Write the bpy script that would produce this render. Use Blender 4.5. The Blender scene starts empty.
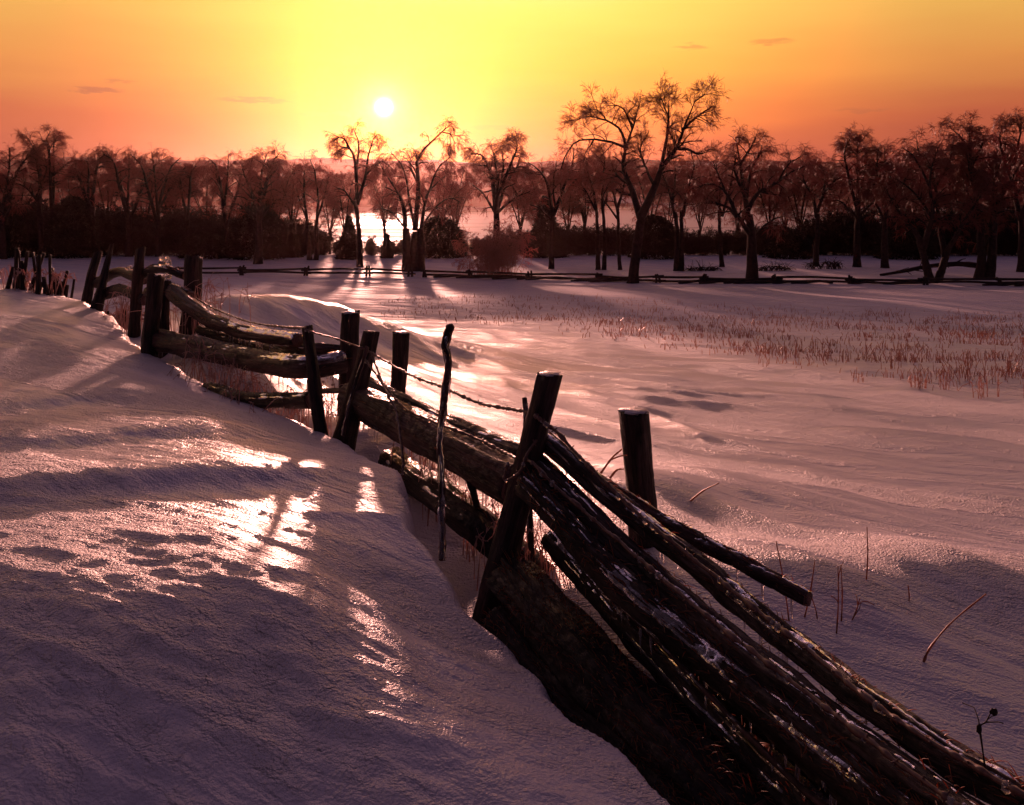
import bpy, math, random
import numpy as np
from mathutils import Vector

SC = bpy.context.scene
COL = SC.collection
R = math.radians

# ------------------------------------------------------------------ camera
F = 995.56            # focal length in pixels (35 mm on 36 mm)
HZ = 195.0            # row of the horizon
CX = 512.0
CZ = 2.0              # camera height over the datum
cam_d = bpy.data.cameras.new('camera')
cam_d.lens = 35.0
cam_d.sensor_width = 36.0
cam_d.clip_start = 0.05
cam_d.clip_end = 9000
cam_d.shift_y = -(402.5 - HZ) / 1024.0
cam = bpy.data.objects.new('camera', cam_d)
cam.location = (0, 0, CZ)
cam.rotation_euler = (R(90), 0, 0)
COL.objects.link(cam)
SC.camera = cam

# ------------------------------------------------------------------ sky, sun, exposure
SUN_AZ, SUN_EL = -7.33, 5.0          # degrees, azimuth from +Y towards +X
sd = Vector((math.sin(R(SUN_AZ)) * math.cos(R(SUN_EL)), math.cos(R(SUN_AZ)) * math.cos(R(SUN_EL)), math.sin(R(SUN_EL))))
SC.view_settings.view_transform = 'Standard'
SC.view_settings.look = 'None'
SC.view_settings.exposure = 0.28
SC.view_settings.gamma = 1.0
SC.view_settings.use_curve_mapping = False

world = bpy.data.worlds.new('World')
SC.world = world
world.use_nodes = True


class NT:
    """small helper to write node trees"""
    def __init__(s, tree):
        s.t = tree
        s.t.nodes.clear()

    def n(s, typ, **kw):
        nd = s.t.nodes.new(typ)
        ins = kw.pop('ins', {})
        for k, v in kw.items():
            setattr(nd, k, v)
        for k, v in ins.items():
            s.put(nd.inputs[k], v)
        return nd

    def put(s, sock, v):
        if isinstance(v, bpy.types.NodeSocket):
            s.t.links.new(v, sock)
        elif isinstance(v, bpy.types.Node):
            s.t.links.new(v.outputs[0], sock)
        else:
            sock.default_value = v

    def m(s, op, a, b=0.0, c=0.0, clamp=False):
        nd = s.t.nodes.new('ShaderNodeMath')
        nd.operation = op
        nd.use_clamp = clamp
        for i, v in enumerate((a, b, c)):
            s.put(nd.inputs[i], v)
        return nd.outputs[0]

    def vm(s, op, a, b=(0, 0, 0)):
        nd = s.t.nodes.new('ShaderNodeVectorMath')
        nd.operation = op
        s.put(nd.inputs[0], a)
        s.put(nd.inputs[1], b)
        return nd.outputs['Value'] if op in ('DOT_PRODUCT', 'LENGTH') else nd.outputs[0]

    def ramp(s, fac, stops, interp='LINEAR'):
        nd = s.t.nodes.new('ShaderNodeValToRGB')
        nd.color_ramp.interpolation = interp
        el = nd.color_ramp.elements
        while len(el) < len(stops):
            el.new(0.5)
        for e, (p, c) in zip(el, stops):
            e.position = p
            e.color = (c[0], c[1], c[2], 1)
        s.put(nd.inputs[0], fac)
        return nd.outputs[0]

    def rng(s, v, a, b, c=0.0, d=1.0, smooth=False):
        nd = s.t.nodes.new('ShaderNodeMapRange')
        nd.interpolation_type = 'SMOOTHSTEP' if smooth else 'LINEAR'
        for i, x in enumerate((v, a, b, c, d)):
            s.put(nd.inputs[i], x)
        return nd.outputs[0]

    def mix(s, fac, a, b, blend='MIX'):
        nd = s.t.nodes.new('ShaderNodeMix')
        nd.data_type = 'RGBA'
        nd.blend_type = blend
        s.put(nd.inputs[0], fac)
        s.put(nd.inputs[6], a)
        s.put(nd.inputs[7], b)
        return nd.outputs[2]


def build_world():
    w = NT(world.node_tree)
    tc = w.n('ShaderNodeTexCoord')
    d = w.vm('NORMALIZE', tc.outputs['Generated'])
    sep = w.n('ShaderNodeSeparateXYZ', ins={0: d})
    x, y, z = sep.outputs
    el = w.m('MULTIPLY', w.m('ARCSINE', z), 180 / math.pi)
    az = w.m('MULTIPLY', w.m('ARCTAN2', x, y), 180 / math.pi)
    # soft unevenness of the evening sky
    stretch = w.vm('MULTIPLY', d, (6.0, 6.0, 40.0))
    nz = w.n('ShaderNodeTexNoise', ins={'Vector': stretch, 'Scale': 1.0, 'Detail': 4.0, 'Roughness': 0.5})
    el2 = w.m('ADD', el, w.m('MULTIPLY', w.m('SUBTRACT', nz.outputs[0], 0.5), 1.6))
    f = w.m('DIVIDE', w.m('ADD', el2, 5.0), 95.0)
    P = lambda e: (e + 5.0) / 95.0
    mid = w.ramp(f, [(P(-4), (.22, .05, .055)), (P(0.0), (.36, .045, .035)), (P(2.3), (.66, .10, .04)), (P(4.4), (1.25, .29, .045)),
                     (P(7.2), (1.7, .55, .065)), (P(10.5), (1.75, .78, .13)), (P(15), (1.85, .85, .40)), (P(25), (1.05, .48, .54)),  # sky above the frame brightened and red raised, added light for the snow
                     (P(38), (.18, .095, .145)), (P(58), (.040, .025, .046)), (P(90), (.020, .013, .030))])
    side = w.ramp(f, [(P(-4), (.18, .05, .055)), (P(0.0), (.20, .036, .04)), (P(2.3), (.33, .052, .038)), (P(4.4), (.47, .095, .040)),
                      (P(7.2), (.70, .26, .058)), (P(10.5), (.80, .42, .085)), (P(15), (.62, .32, .17)), (P(25), (.30, .165, .20)),
                      (P(38), (.11, .068, .12)), (P(58), (.045, .029, .052)), (P(90), (.024, .015, .033))])
    back = w.ramp(f, [(P(-4), (.04, .02, .03)), (P(0.0), (.06, .032, .046)), (P(12), (.05, .029, .045)), (P(42), (.028, .018, .036)), (P(90), (.024, .015, .033))])
    rel = w.m('ABSOLUTE', w.m('ADD', az, 0.5))
    c = w.mix(w.rng(rel, 3.0, 25.0, 0, 1, True), mid, side)
    c = w.mix(w.rng(rel, 34.0, 105.0, 0, 1, True), c, back)
    # a handful of thin cloud bars
    nc = w.n('ShaderNodeTexNoise', ins={'Vector': w.vm('MULTIPLY', d, (60., 60., 260.)), 'Scale': 1.0, 'Detail': 3.0})
    wob = w.m('SUBTRACT', nc.outputs[0], 0.5)
    for (ca, ce, wa, we, k) in ((-22.5, 5.6, 1.5, .17, .55), (-14.5, 5.25, 2.2, .16, .5), (-9.6, 4.6, 2.6, .15, .3), (10.2, 8.3, 1.1, .2, .22), (14.6, 8.5, 1.3, .2, .22), (19.4, 4.6, 1.5, .16, .2), (-1.0, 3.9, 1.6, .16, .2), (-21.5, 6.1, .9, .12, .3)):
        da = w.m('DIVIDE', w.m('ADD', w.m('SUBTRACT', az, ca), w.m('MULTIPLY', wob, 1.6)), wa)
        de = w.m('DIVIDE', w.m('ADD', w.m('SUBTRACT', el, ce), w.m('MULTIPLY', wob, .7)), we)
        q = w.m('ADD', w.m('MULTIPLY', da, da), w.m('MULTIPLY', de, de))
        mk = w.m('MULTIPLY', w.rng(q, 0.1, 1.3, 1.0, 0.0, True), min(.95, k * 1.7))
        c = w.mix(mk, c, (.36, .10, .05, 1))
    # physical sky added underneath, faint
    sky = w.n('ShaderNodeTexSky', sky_type='NISHITA')
    sky.sun_disc = False
    sky.sun_elevation = R(SUN_EL)
    sky.sun_rotation = R(SUN_AZ)
    sky.dust_density = 3.0
    sky.altitude = 100
    base = w.mix(1.0, c, w.mix(1.0, sky.outputs[0], (.004, .0035, .0035, 1), 'MULTIPLY'), 'ADD')
    # the sun's aureole and disc
    cosang = w.vm('DOT_PRODUCT', d, tuple(sd))
    ang = w.m('MULTIPLY', w.m('ARCCOSINE', w.m('MINIMUM', cosang, 0.9999999)), 180 / math.pi)
    g1 = w.m('EXPONENT', w.m('MULTIPLY', w.m('POWER', w.m('DIVIDE', ang, 1.25), 2.0), -1.0))
    g2 = w.m('EXPONENT', w.m('MULTIPLY', w.m('DIVIDE', ang, 3.5), -1.0))
    glow = w.mix(1.0, w.mix(g1, (0, 0, 0, 1), (2.4, 1.9, .30, 1)), w.mix(g2, (0, 0, 0, 1), (5.5, 1.2, .02, 1)), 'ADD')
    disc = w.m('MULTIPLY', w.m('EXPONENT', w.m('MULTIPLY', w.m('POWER', w.m('DIVIDE', ang, .30), 2.0), -1.0)), 14.0)
    base = w.mix(1.0, base, glow, 'ADD')
    base = w.vm('MULTIPLY', base, w.n('ShaderNodeCombineXYZ', ins={i: w.rng(el, 10.5, 15.0, .835, 1.0) for i in range(3)}).outputs[0])  # dims the sky in frame only; the part above stays brighter for the snow
    base = w.mix(1.0, base, w.mix(1.0, (1., .93, .6, 1), disc, 'MULTIPLY'), 'ADD')
    bg = w.n('ShaderNodeBackground', ins={'Color': base, 'Strength': 1.0})
    out = w.n('ShaderNodeOutputWorld')
    w.t.links.new(bg.outputs[0], out.inputs[0])


build_world()

sun_d = bpy.data.lights.new('sun', 'SUN')
sun_d.energy = 5.0
sun_d.angle = R(1.9)
sun_d.color = (1.0, .44, .34)
sun = bpy.data.objects.new('sun', sun_d)
sun.rotation_euler = sd.to_track_quat('Z', 'Y').to_euler()
sun.location = (-30, 200, 40)
COL.objects.link(sun)

cy = SC.cycles
cy.use_denoising = True
cy.max_bounces = 6
cy.diffuse_bounces = 2
cy.glossy_bounces = 3
cy.transmission_bounces = 5
cy.transparent_max_bounces = 6
cy.volume_bounces = 0
cy.caustics_reflective = False
cy.caustics_refractive = False
cy.sample_clamp_indirect = 4.0


# ------------------------------------------------------------------ helpers
def P(px, py, Y):
    """world point seen at a place of the picture, at a depth of Y metres"""
    return np.array(((px - CX) / F * Y, Y, CZ - (py - HZ) / F * Y))


def D(Y):
    """the fence runs off faster into the distance beyond its bend"""
    Y = np.asarray(Y, float)
    return np.where(Y > 6, 6 + (Y - 6) * 2.0, Y)


def PF(px, py, Y):
    return P(px, py, float(D(Y)))


_rg = np.random.RandomState(11)
_perm = np.concatenate([_rg.permutation(256)] * 2)
_gr = _rg.normal(size=(256, 2))
_gr /= np.linalg.norm(_gr, axis=1)[:, None]


def pnoise(x, y):
    x = np.asarray(x, float); y = np.asarray(y, float)
    xi = np.floor(x).astype(int); yi = np.floor(y).astype(int)
    xf = x - xi; yf = y - yi
    u = xf * xf * xf * (xf * (xf * 6 - 15) + 10); v = yf * yf * yf * (yf * (yf * 6 - 15) + 10)
    def g(ix, iy, dx, dy):
        h = _gr[_perm[(_perm[ix & 255] + iy) & 255]]
        return h[..., 0] * dx + h[..., 1] * dy
    a = g(xi, yi, xf, yf); b = g(xi + 1, yi, xf - 1, yf); c = g(xi, yi + 1, xf, yf - 1); d = g(xi + 1, yi + 1, xf - 1, yf - 1)
    return (a + (b - a) * u) * (1 - v) + (c + (d - c) * u) * v


def sstep(a, b, x):
    t = np.clip((x - a) / (b - a), 0, 1)
    return t * t * (3 - 2 * t)


def tag(o, label=None, cat=None, group=None, kind=None):
    if label: o['label'] = label
    if cat: o['category'] = cat
    if group: o['group'] = group
    if kind: o['kind'] = kind
    return o


def link(name, me, mat=None, parent=None):
    o = bpy.data.objects.new(name, me)
    if mat is not None and len(me.materials) == 0:
        me.materials.append(mat)
    COL.objects.link(o)
    if parent is not None:
        o.parent = parent
    return o


def empty(name, loc=(0, 0, 0)):
    o = bpy.data.objects.new(name, None)
    o.location = [float(v) for v in loc]
    o.empty_display_size = 0.2
    COL.objects.link(o)
    return o


class Geo:
    """collects tubes and other shapes and builds ONE mesh"""
    def __init__(s):
        s.v = []; s.f = []; s.uv = []; s.mi = []; s.n = 0

    def add(s, v, f, uv=None, mi=0):
        v = np.asarray(v, float)
        s.v.append(v); s.uv.append(uv if uv is not None else np.zeros((len(v), 2)))
        if isinstance(f, np.ndarray):
            groups = [f]
        else:
            by = {}
            for q in f:
                by.setdefault(len(q), []).append(q)
            groups = [np.array(x) for x in by.values()]
        for q in groups:
            if len(q):
                s.f.append(q + s.n)
                s.mi.append(np.full(len(q), mi))
        s.n += len(v)

    def tube(s, pts, rad, sides=8, cap=True, rough=0.0, seed=0, mi=0, oval=1.0, groove=0.0, cut=None):
        pts = np.asarray(pts, float); n = len(pts)
        rad = np.full(n, rad, float) if np.isscalar(rad) else np.asarray(rad, float)
        t = np.gradient(pts, axis=0); t /= np.linalg.norm(t, axis=1)[:, None] + 1e-12
        ref = np.array((0, 0, 1.0)) if abs(t[:, 2]).mean() < 0.9 else np.array((1.0, 0, 0))
        a = np.cross(t, ref); a /= np.linalg.norm(a, axis=1)[:, None] + 1e-12
        b = np.cross(t, a)
        th = np.linspace(0, 2 * np.pi, sides, endpoint=False) + np.pi * .5
        L = np.concatenate([[0], np.cumsum(np.linalg.norm(np.diff(pts, axis=0), axis=1))])
        rr = rad[:, None] * np.ones((1, sides))
        if rough or groove:
            ct, st = np.cos(th)[None, :], np.sin(th)[None, :]
            o = seed * 7.31
            rm = rad.mean()
            # lumps, knots and long splits
            nz = pnoise(ct * 1.2 + o + L[:, None] * 0, st * 1.2 + L[:, None] / (rm * 7) + o)
            nz2 = pnoise(ct * 3 + o * 2, st * 3 + L[:, None] / (rm * 2.2) - o)
            rr = rr * (1 + rough * (1.3 * nz + .7 * nz2))
            if groove:
                g = pnoise(th[None, :] * 3.2 + o + .35 * np.sin(L[:, None] * 2 + o), L[:, None] / (rm * 16) + o)
                g2 = pnoise(th[None, :] * 7.5 + o, L[:, None] / (rm * 9) + o)
                rr = rr * (1 - groove * (np.abs(g) * 1.1 + .6 * np.abs(g2)))
        V = pts[:, None, :] + rr[..., None] * (np.cos(th)[None, :, None] * a[:, None, :] + oval * np.sin(th)[None, :, None] * b[:, None, :])
        V = V.reshape(-1, 3)
        uv = np.stack([np.broadcast_to(th[None, :] * rad.mean(), (n, sides)), np.broadcast_to(L[:, None], (n, sides))], -1).reshape(-1, 2)
        i = np.arange(n - 1)[:, None] * sides + np.arange(sides)[None, :]
        j = np.arange(n - 1)[:, None] * sides + (np.arange(sides)[None, :] + 1) % sides
        f = np.stack([i, j, j + sides, i + sides], -1).reshape(-1, 4).tolist()
        caps = []
        if cap:
            # slightly domed, uneven cut ends
            for e, idx in ((0, 0), (n - 1, n - 1)):
                ring = list(range(idx * sides, idx * sides + sides))
                c = pts[idx] + t[idx] * (-1 if e == 0 else 1) * rad[idx] * .12
                V = np.vstack([V, c[None]]); uv = np.vstack([uv, [[0, L[idx]]]])
                k = len(V) - 1
                for q in range(sides):
                    p0, p1 = ring[q], ring[(q + 1) % sides]
                    caps.append([p1, p0, k] if e == 0 else [p0, p1, k])
        n0 = s.n
        s.add(V, np.array(f), uv, mi)
        if caps:
            s.f.append(np.array(caps) + n0); s.mi.append(np.full(len(caps), mi if cut is None else cut))

    def blob(s, c, r, seed=0, mi=0, sc=(1, 1, 1), rough=.25, nu=10, nv=7):
        th = np.linspace(0, 2 * np.pi, nu, endpoint=False); ph = np.linspace(-np.pi / 2, np.pi / 2, nv)
        V = []
        for p_ in ph:
            for t_ in th:
                d = np.array((math.cos(p_) * math.cos(t_), math.cos(p_) * math.sin(t_), math.sin(p_)))
                k = 1 + rough * 2 * float(pnoise(d[0] * 1.7 + seed * 3.1, d[1] * 1.7 + d[2] * 2.3 + seed))
                V.append(np.asarray(c) + d * r * k * np.asarray(sc))
        f = []
        for a_ in range(nv - 1):
            for b_ in range(nu):
                f.append([a_ * nu + b_, a_ * nu + (b_ + 1) % nu, (a_ + 1) * nu + (b_ + 1) % nu, (a_ + 1) * nu + b_])
        s.add(V, f, None, mi)

    def many(s, P3, rad, sides=3, mi=0):
        """many thin twigs at once: P3 is (N, k, 3), rad is (N, k)"""
        P3 = np.asarray(P3, float); N, k, _ = P3.shape
        if N == 0: return
        t = np.gradient(P3, axis=1); t /= np.linalg.norm(t, axis=2)[..., None] + 1e-12
        ref = np.where(np.abs(t[..., 2:3]) < .9, np.array((0, 0, 1.0)), np.array((1.0, 0, 0)))
        a = np.cross(t, ref); a /= np.linalg.norm(a, axis=2)[..., None] + 1e-12
        b = np.cross(t, a)
        th = np.linspace(0, 2 * np.pi, sides, endpoint=False)
        V = P3[:, :, None, :] + rad[:, :, None, None] * (np.cos(th)[None, None, :, None] * a[:, :, None, :] + np.sin(th)[None, None, :, None] * b[:, :, None, :])
        V = V.reshape(-1, 3)
        base = (np.arange(N) * k * sides)[:, None, None]
        i = base + np.arange(k - 1)[None, :, None] * sides + np.arange(sides)[None, None, :]
        j = base + np.arange(k - 1)[None, :, None] * sides + ((np.arange(sides) + 1) % sides)[None, None, :]
        f = np.stack([i, j, j + sides, i + sides], -1).reshape(-1, 4)
        s.add(V, f, None, mi)

    def mesh(s, name, smooth=True, origin=None):
        V = np.vstack(s.v)
        if origin is not None:
            V = V - np.asarray(origin, float)[None]
        me = bpy.data.meshes.new(name)
        nv, nf = len(V), sum(len(q) for q in s.f)
        ln = np.concatenate([np.full(len(q), q.shape[1]) for q in s.f]).astype(np.int32)
        st = np.concatenate([[0], np.cumsum(ln)[:-1]]).astype(np.int32)
        idx = np.concatenate([q.ravel() for q in s.f]).astype(np.int32)
        me.vertices.add(nv); me.vertices.foreach_set('co', V.ravel())
        me.loops.add(len(idx)); me.loops.foreach_set('vertex_index', idx)
        me.polygons.add(nf); me.polygons.foreach_set('loop_start', st)
        me.polygons.foreach_set('material_index', np.concatenate(s.mi).astype(np.int32))
        me.polygons.foreach_set('use_smooth', np.full(nf, smooth))
        uvl = me.uv_layers.new(name='UVMap')
        uvl.data.foreach_set('uv', np.vstack(s.uv)[idx].ravel())
        me.update(calc_edges=True)
        return me


def resample(pts, n):
    """smooth curve (Catmull-Rom) through the points"""
    pts = np.asarray(pts, float)
    if len(pts) == 2:
        return pts[0] + (pts[1] - pts[0]) * np.linspace(0, 1, n)[:, None]
    q = np.vstack([2 * pts[0] - pts[1], pts, 2 * pts[-1] - pts[-2]])
    m = len(pts) - 1
    out = []
    for t in np.linspace(0, m - 1e-9, n):
        i = int(t); u = t - i
        p0, p1, p2, p3 = q[i], q[i + 1], q[i + 2], q[i + 3]
        out.append(.5 * (2 * p1 + (p2 - p0) * u + (2 * p0 - 5 * p1 + 4 * p2 - p3) * u * u + (3 * p1 - p0 - 3 * p2 + p3) * u ** 3))
    return np.array(out)


# ------------------------------------------------------------------ materials
def new_mat(name):
    m = bpy.data.materials.new(name)
    m.use_nodes = True
    return m, NT(m.node_tree)


def finish(t, shader, disp=None):
    out = t.n('ShaderNodeOutputMaterial')
    t.t.links.new(shader.outputs[0], out.inputs[0])


def mat_snow():
    m, t = new_mat('crusted_snow')
    tc = t.n('ShaderNodeTexCoord')
    co = tc.outputs['Object']
    sp = t.n('ShaderNodeSeparateXYZ', ins={0: co})
    far = t.rng(sp.outputs[1], 15.0, 45.0, 0.0, 1.0, True)          # softer, drier snow at the far side of the field
    mp = t.n('ShaderNodeMapping', ins={'Vector': co, 'Rotation': (0, 0, R(26))})
    mq = t.n('ShaderNodeMapping', ins={'Vector': co, 'Rotation': (0, 0, R(38))})
    n1 = t.n('ShaderNodeTexNoise', ins={'Vector': t.vm('MULTIPLY', mp.outputs[0], (11.0, 40.0, 24.0)), 'Scale': 1.0, 'Detail': 3.0, 'Roughness': .6})
    n2 = t.n('ShaderNodeTexNoise', ins={'Vector': co, 'Scale': 72.0, 'Detail': 2.0, 'Roughness': .6})
    n3 = t.n('ShaderNodeTexNoise', ins={'Vector': t.vm('MULTIPLY', mq.outputs[0], (.9, 5.0, 3.0)), 'Scale': 1.0, 'Detail': 4.0, 'Roughness': .55})
    n4 = t.n('ShaderNodeTexNoise', ins={'Vector': t.vm('MULTIPLY', mq.outputs[0], (.22, 1.25, .6)), 'Scale': 1.0, 'Detail': 5.0, 'Roughness': .6, 'Distortion': .5})
    n5 = t.n('ShaderNodeTexNoise', ins={'Vector': co, 'Scale': 9.0, 'Detail': 4.0, 'Roughness': .6})
    grain = t.rng(n4.outputs[0], .42, .58, 0.0, 1.0, True)          # 0 = smooth glaze, 1 = grainy crust
    gk = t.m('ADD', t.m('MULTIPLY', grain, .8), .2)
    h = t.m('ADD', t.m('MULTIPLY', n1.outputs[0], .9), t.m('ADD', n2.outputs[0], t.m('MULTIPLY', t.rng(n5.outputs[0], .5, .7, 0, 1, True), .5)))
    b1 = t.n('ShaderNodeBump', ins={'Height': t.m('MULTIPLY', h, gk), 'Strength': 1.0, 'Distance': .030})
    b2 = t.n('ShaderNodeBump', ins={'Height': n3.outputs[0], 'Strength': .7, 'Distance': .05, 'Normal': b1.outputs[0]})
    col = t.mix(grain, (.70, .66, .75, 1), (.85, .79, .84, 1))
    rough = t.m('ADD', t.rng(grain, 0, 1, .28, .48), t.m('MULTIPLY', far, .25))
    s = t.n('ShaderNodeBsdfPrincipled', ins={'Base Color': col, 'Roughness': rough, 'IOR': 1.31, 'Specular IOR Level': t.rng(far, 0, 1, .5, .18), 'Normal': b2.outputs[0]})
    finish(t, s)
    return m


def mat_wood(name, base, dark, fib=60., icy=.35, bump=.8):
    """weathered split wood under a skin of ice"""
    m, t = new_mat(name)
    uv = t.n('ShaderNodeUVMap')
    tc = t.n('ShaderNodeTexCoord')
    a = t.vm('MULTIPLY', uv.outputs[0], (fib, fib * .07, 1))
    n1 = t.n('ShaderNodeTexNoise', ins={'Vector': a, 'Scale': 1.0, 'Detail': 5.0, 'Roughness': .65})
    b = t.vm('MULTIPLY', uv.outputs[0], (fib * .22, fib * .03, 1))
    n2 = t.n('ShaderNodeTexNoise', ins={'Vector': b, 'Scale': 1.0, 'Detail': 4.0, 'Roughness': .6})
    n3 = t.n('ShaderNodeTexNoise', ins={'Vector': tc.outputs['Object'], 'Scale': 26.0, 'Detail': 4.0, 'Roughness': .6})
    col = t.mix(t.rng(n1.outputs[0], .35, .65), dark, base)
    col = t.mix(t.rng(n2.outputs[0], .42, .6), col, tuple(v * .45 for v in dark[:3]) + (1,))
    h = t.m('ADD', n1.outputs[0], t.m('MULTIPLY', n2.outputs[0], 1.6))
    bp = t.n('ShaderNodeBump', ins={'Height': h, 'Strength': bump, 'Distance': .012})
    bp2 = t.n('ShaderNodeBump', ins={'Height': n3.outputs[0], 'Strength': .5, 'Distance': .01, 'Normal': bp.outputs[0]})
    s = t.n('ShaderNodeBsdfPrincipled', ins={'Base Color': col, 'Roughness': .75, 'Normal': bp2.outputs[0],
                                             'Coat Weight': t.rng(n3.outputs[0], .42, .62, 0.0, icy, True), 'Coat Roughness': .22, 'Coat IOR': 1.31, 'Coat Normal': bp2.outputs[0], 'Specular IOR Level': .25})
    finish(t, s)
    return m


def mat_simple(name, col, rough=.7, trans=0.0, tcol=None, spec=.3, noise=0.0, nscale=20.):
    m, t = new_mat(name)
    c = col
    if noise:
        tc = t.n('ShaderNodeTexCoord')
        nz = t.n('ShaderNodeTexNoise', ins={'Vector': tc.outputs['Object'], 'Scale': nscale, 'Detail': 3.0})
        c = t.mix(t.rng(nz.outputs[0], .3, .7), tuple(v * (1 - noise) for v in col[:3]) + (1,), tuple(min(1, v * (1 + noise)) for v in col[:3]) + (1,))
    s = t.n('ShaderNodeBsdfPrincipled', ins={'Base Color': c, 'Roughness': rough, 'Specular IOR Level': spec})
    if trans:
        tl = t.n('ShaderNodeBsdfTranslucent', ins={'Color': tcol or col})
        mx = t.n('ShaderNodeMixShader', ins={0: trans})
        t.t.links.new(s.outputs[0], mx.inputs[1]); t.t.links.new(tl.outputs[0], mx.inputs[2])
        s = mx
    finish(t, s)
    return m


def mat_ice(name, tint, rough=.12, trans=.75):
    m, t = new_mat(name)
    tc = t.n('ShaderNodeTexCoord')
    nz = t.n('ShaderNodeTexNoise', ins={'Vector': tc.outputs['Object'], 'Scale': 90.0, 'Detail': 2.0})
    bp = t.n('ShaderNodeBump', ins={'Height': nz.outputs[0], 'Strength': .4, 'Distance': .004})
    s = t.n('ShaderNodeBsdfPrincipled', ins={'Base Color': tint, 'Roughness': rough, 'IOR': 1.31, 'Transmission Weight': trans, 'Normal': bp.outputs[0]})
    finish(t, s)
    return m


def mat_river():
    m, t = new_mat('river_water')
    tc = t.n('ShaderNodeTexCoord')
    a = t.vm('MULTIPLY', tc.outputs['Object'], (.25, .5, 1))
    n1 = t.n('ShaderNodeTexNoise', ins={'Vector': a, 'Scale': 1.0, 'Detail': 5.0, 'Roughness': .6})
    b = t.vm('MULTIPLY', tc.outputs['Object'], (.004, .014, 1))
    n2 = t.n('ShaderNodeTexNoise', ins={'Vector': b, 'Scale': 1.0, 'Detail': 4.0})
    bp = t.n('ShaderNodeBump', ins={'Height': n1.outputs[0], 'Strength': .35, 'Distance': .4})
    ice = t.rng(n2.outputs[0], .40, .47, 0, 1, True)
    col = t.mix(ice, (.05, .05, .06, 1), (.42, .38, .41, 1))
    s = t.n('ShaderNodeBsdfPrincipled', ins={'Base Color': col, 'Roughness': t.rng(ice, 0, 1, .4, .75), 'IOR': 1.33, 'Specular IOR Level': .07, 'Normal': bp.outputs[0]})
    finish(t, s)
    return m


def mat_hill():
    m, t = new_mat('wooded_hillside')
    tc = t.n('ShaderNodeTexCoord')
    n1 = t.n('ShaderNodeTexNoise', ins={'Vector': tc.outputs['Object'], 'Scale': .02, 'Detail': 6.0, 'Roughness': .7})
    n2 = t.n('ShaderNodeTexNoise', ins={'Vector': t.vm('MULTIPLY', tc.outputs['Object'], (.004, .004, .03)), 'Scale': 1.0, 'Detail': 3.0})
    col = t.mix(t.rng(n1.outputs[0], .35, .65), (.035, .025, .03, 1), (.09, .06, .065, 1))
    col = t.mix(t.rng(n2.outputs[0], .62, .68), col, (.5, .46, .5, 1))
    s = t.n('ShaderNodeBsdfPrincipled', ins={'Base Color': col, 'Roughness': 1.0, 'Specular IOR Level': 0.0})
    finish(t, s)
    return m


M_SNOW = mat_snow()
M_POST = mat_wood('post_wood', (.085, .048, .045, 1), (.020, .011, .011, 1), 60, .5, 1.0)
M_LOG = mat_wood('log_wood', (.135, .064, .062, 1), (.032, .015, .015, 1), 60, .6, 1.0)
M_DLOG = mat_wood('dark_log_wood', (.048, .025, .023, 1), (.014, .008, .008, 1), 60, .55, 1.0)
M_RAIL = mat_wood('grey_rail_wood', (.12, .078, .075, 1), (.024, .014, .015, 1), 80, .6, 1.0)
M_CUT = mat_wood('cut_wood', (.30, .15, .13, 1), (.14, .07, .06, 1), 90, .4, .5)
M_WIRE = mat_simple('rusty_wire', (.11, .045, .035, 1), .45, spec=.6, noise=.5, nscale=60)
M_ICE = mat_ice('clear_ice', (.95, .90, .92, 1))
M_GLAZE = mat_ice('ice_glaze', (.93, .86, .86, 1), .16, .85)
M_ICY = mat_simple('ice_coated_stem', (.46, .33, .31, 1), .15, .45, (.8, .50, .44, 1), .8, .4, 40)
M_FIBRE = mat_simple('torn_bark_fibre', (.16, .075, .05, 1), .5, .45, (.75, .25, .10, 1), .4, .4, 30)
M_STRAW = mat_simple('dry_straw', (.36, .17, .10, 1), .5, .3, (.55, .22, .10, 1), .4, .4, 8)
M_STUB = mat_simple('dry_stubble', (.50, .31, .26, 1), .35, .5, (.85, .50, .38, 1), .4, .5, 3)
M_BARK = mat_simple('tree_bark', (.035, .020, .019, 1), .85, 0, None, .2, .5, 4)
M_TWIG = mat_simple('icy_twigs', (.085, .026, .027, 1), .45, .42, (.62, .09, .075, 1), .5, .3, 1.5)
M_EVER = mat_simple('evergreen_foliage', (.030, .022, .018, 1), .8, .06, (.06, .03, .015, 1), .15, .5, 2)
M_BUSH = mat_simple('frosted_bush_twigs', (.38, .17, .16, 1), .4, .45, (.85, .32, .27, 1), .5, .3, 2)
M_BRUSH = mat_simple('dark_brush_twigs', (.028, .016, .016, 1), .8, 0, None, .15, .4, 1)


# ------------------------------------------------------------------ ground
FY = np.array([-80, -10, 1, 3, 5, 8, 12, 20, 40, 65, 100, 116, 150, 220, 400])
FZ = np.array([-2.6, -2.5, -2.36, -2.16, -2.03, -2.25, -2.55, -3.2, -4.8, -6.0, -6.05, -6.9, -11, -17, -19])
BY = np.array([-80, -6, 0.5, 2, 3, 3.7, 4.0, 4.2, 5.4, 5.62, 6.35, 6.52, 7.4, 7.62, 8.3, 8.6, 9.6, 11, 12.2, 14, 18, 26, 40])
BZ = np.array([-2.2, -2.3, -2.2, -2.08, -1.86, -1.645, -1.578, -1.562, -1.632, -1.545, -1.56, -1.49, -1.495, -1.425, -1.405, -1.37, -1.25, -1.17, -1.10, -1.27, -2.0, -3.2, -4.8])
EY = np.array([-80, 0, 2.0, 2.9, 3.6, 4.25, 4.6, 5.2, 5.9, 6.6, 7.2, 7.8, 9.3, 10.3, 12, 14, 18])
EX = np.array([2.2, 1.6, 1.05, .52, .22, .0, -.27, -.52, -.66, -1.2, -1.75, -2.33, -3.57, -4.15, -5.4, -6.6, -9.5])
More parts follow.
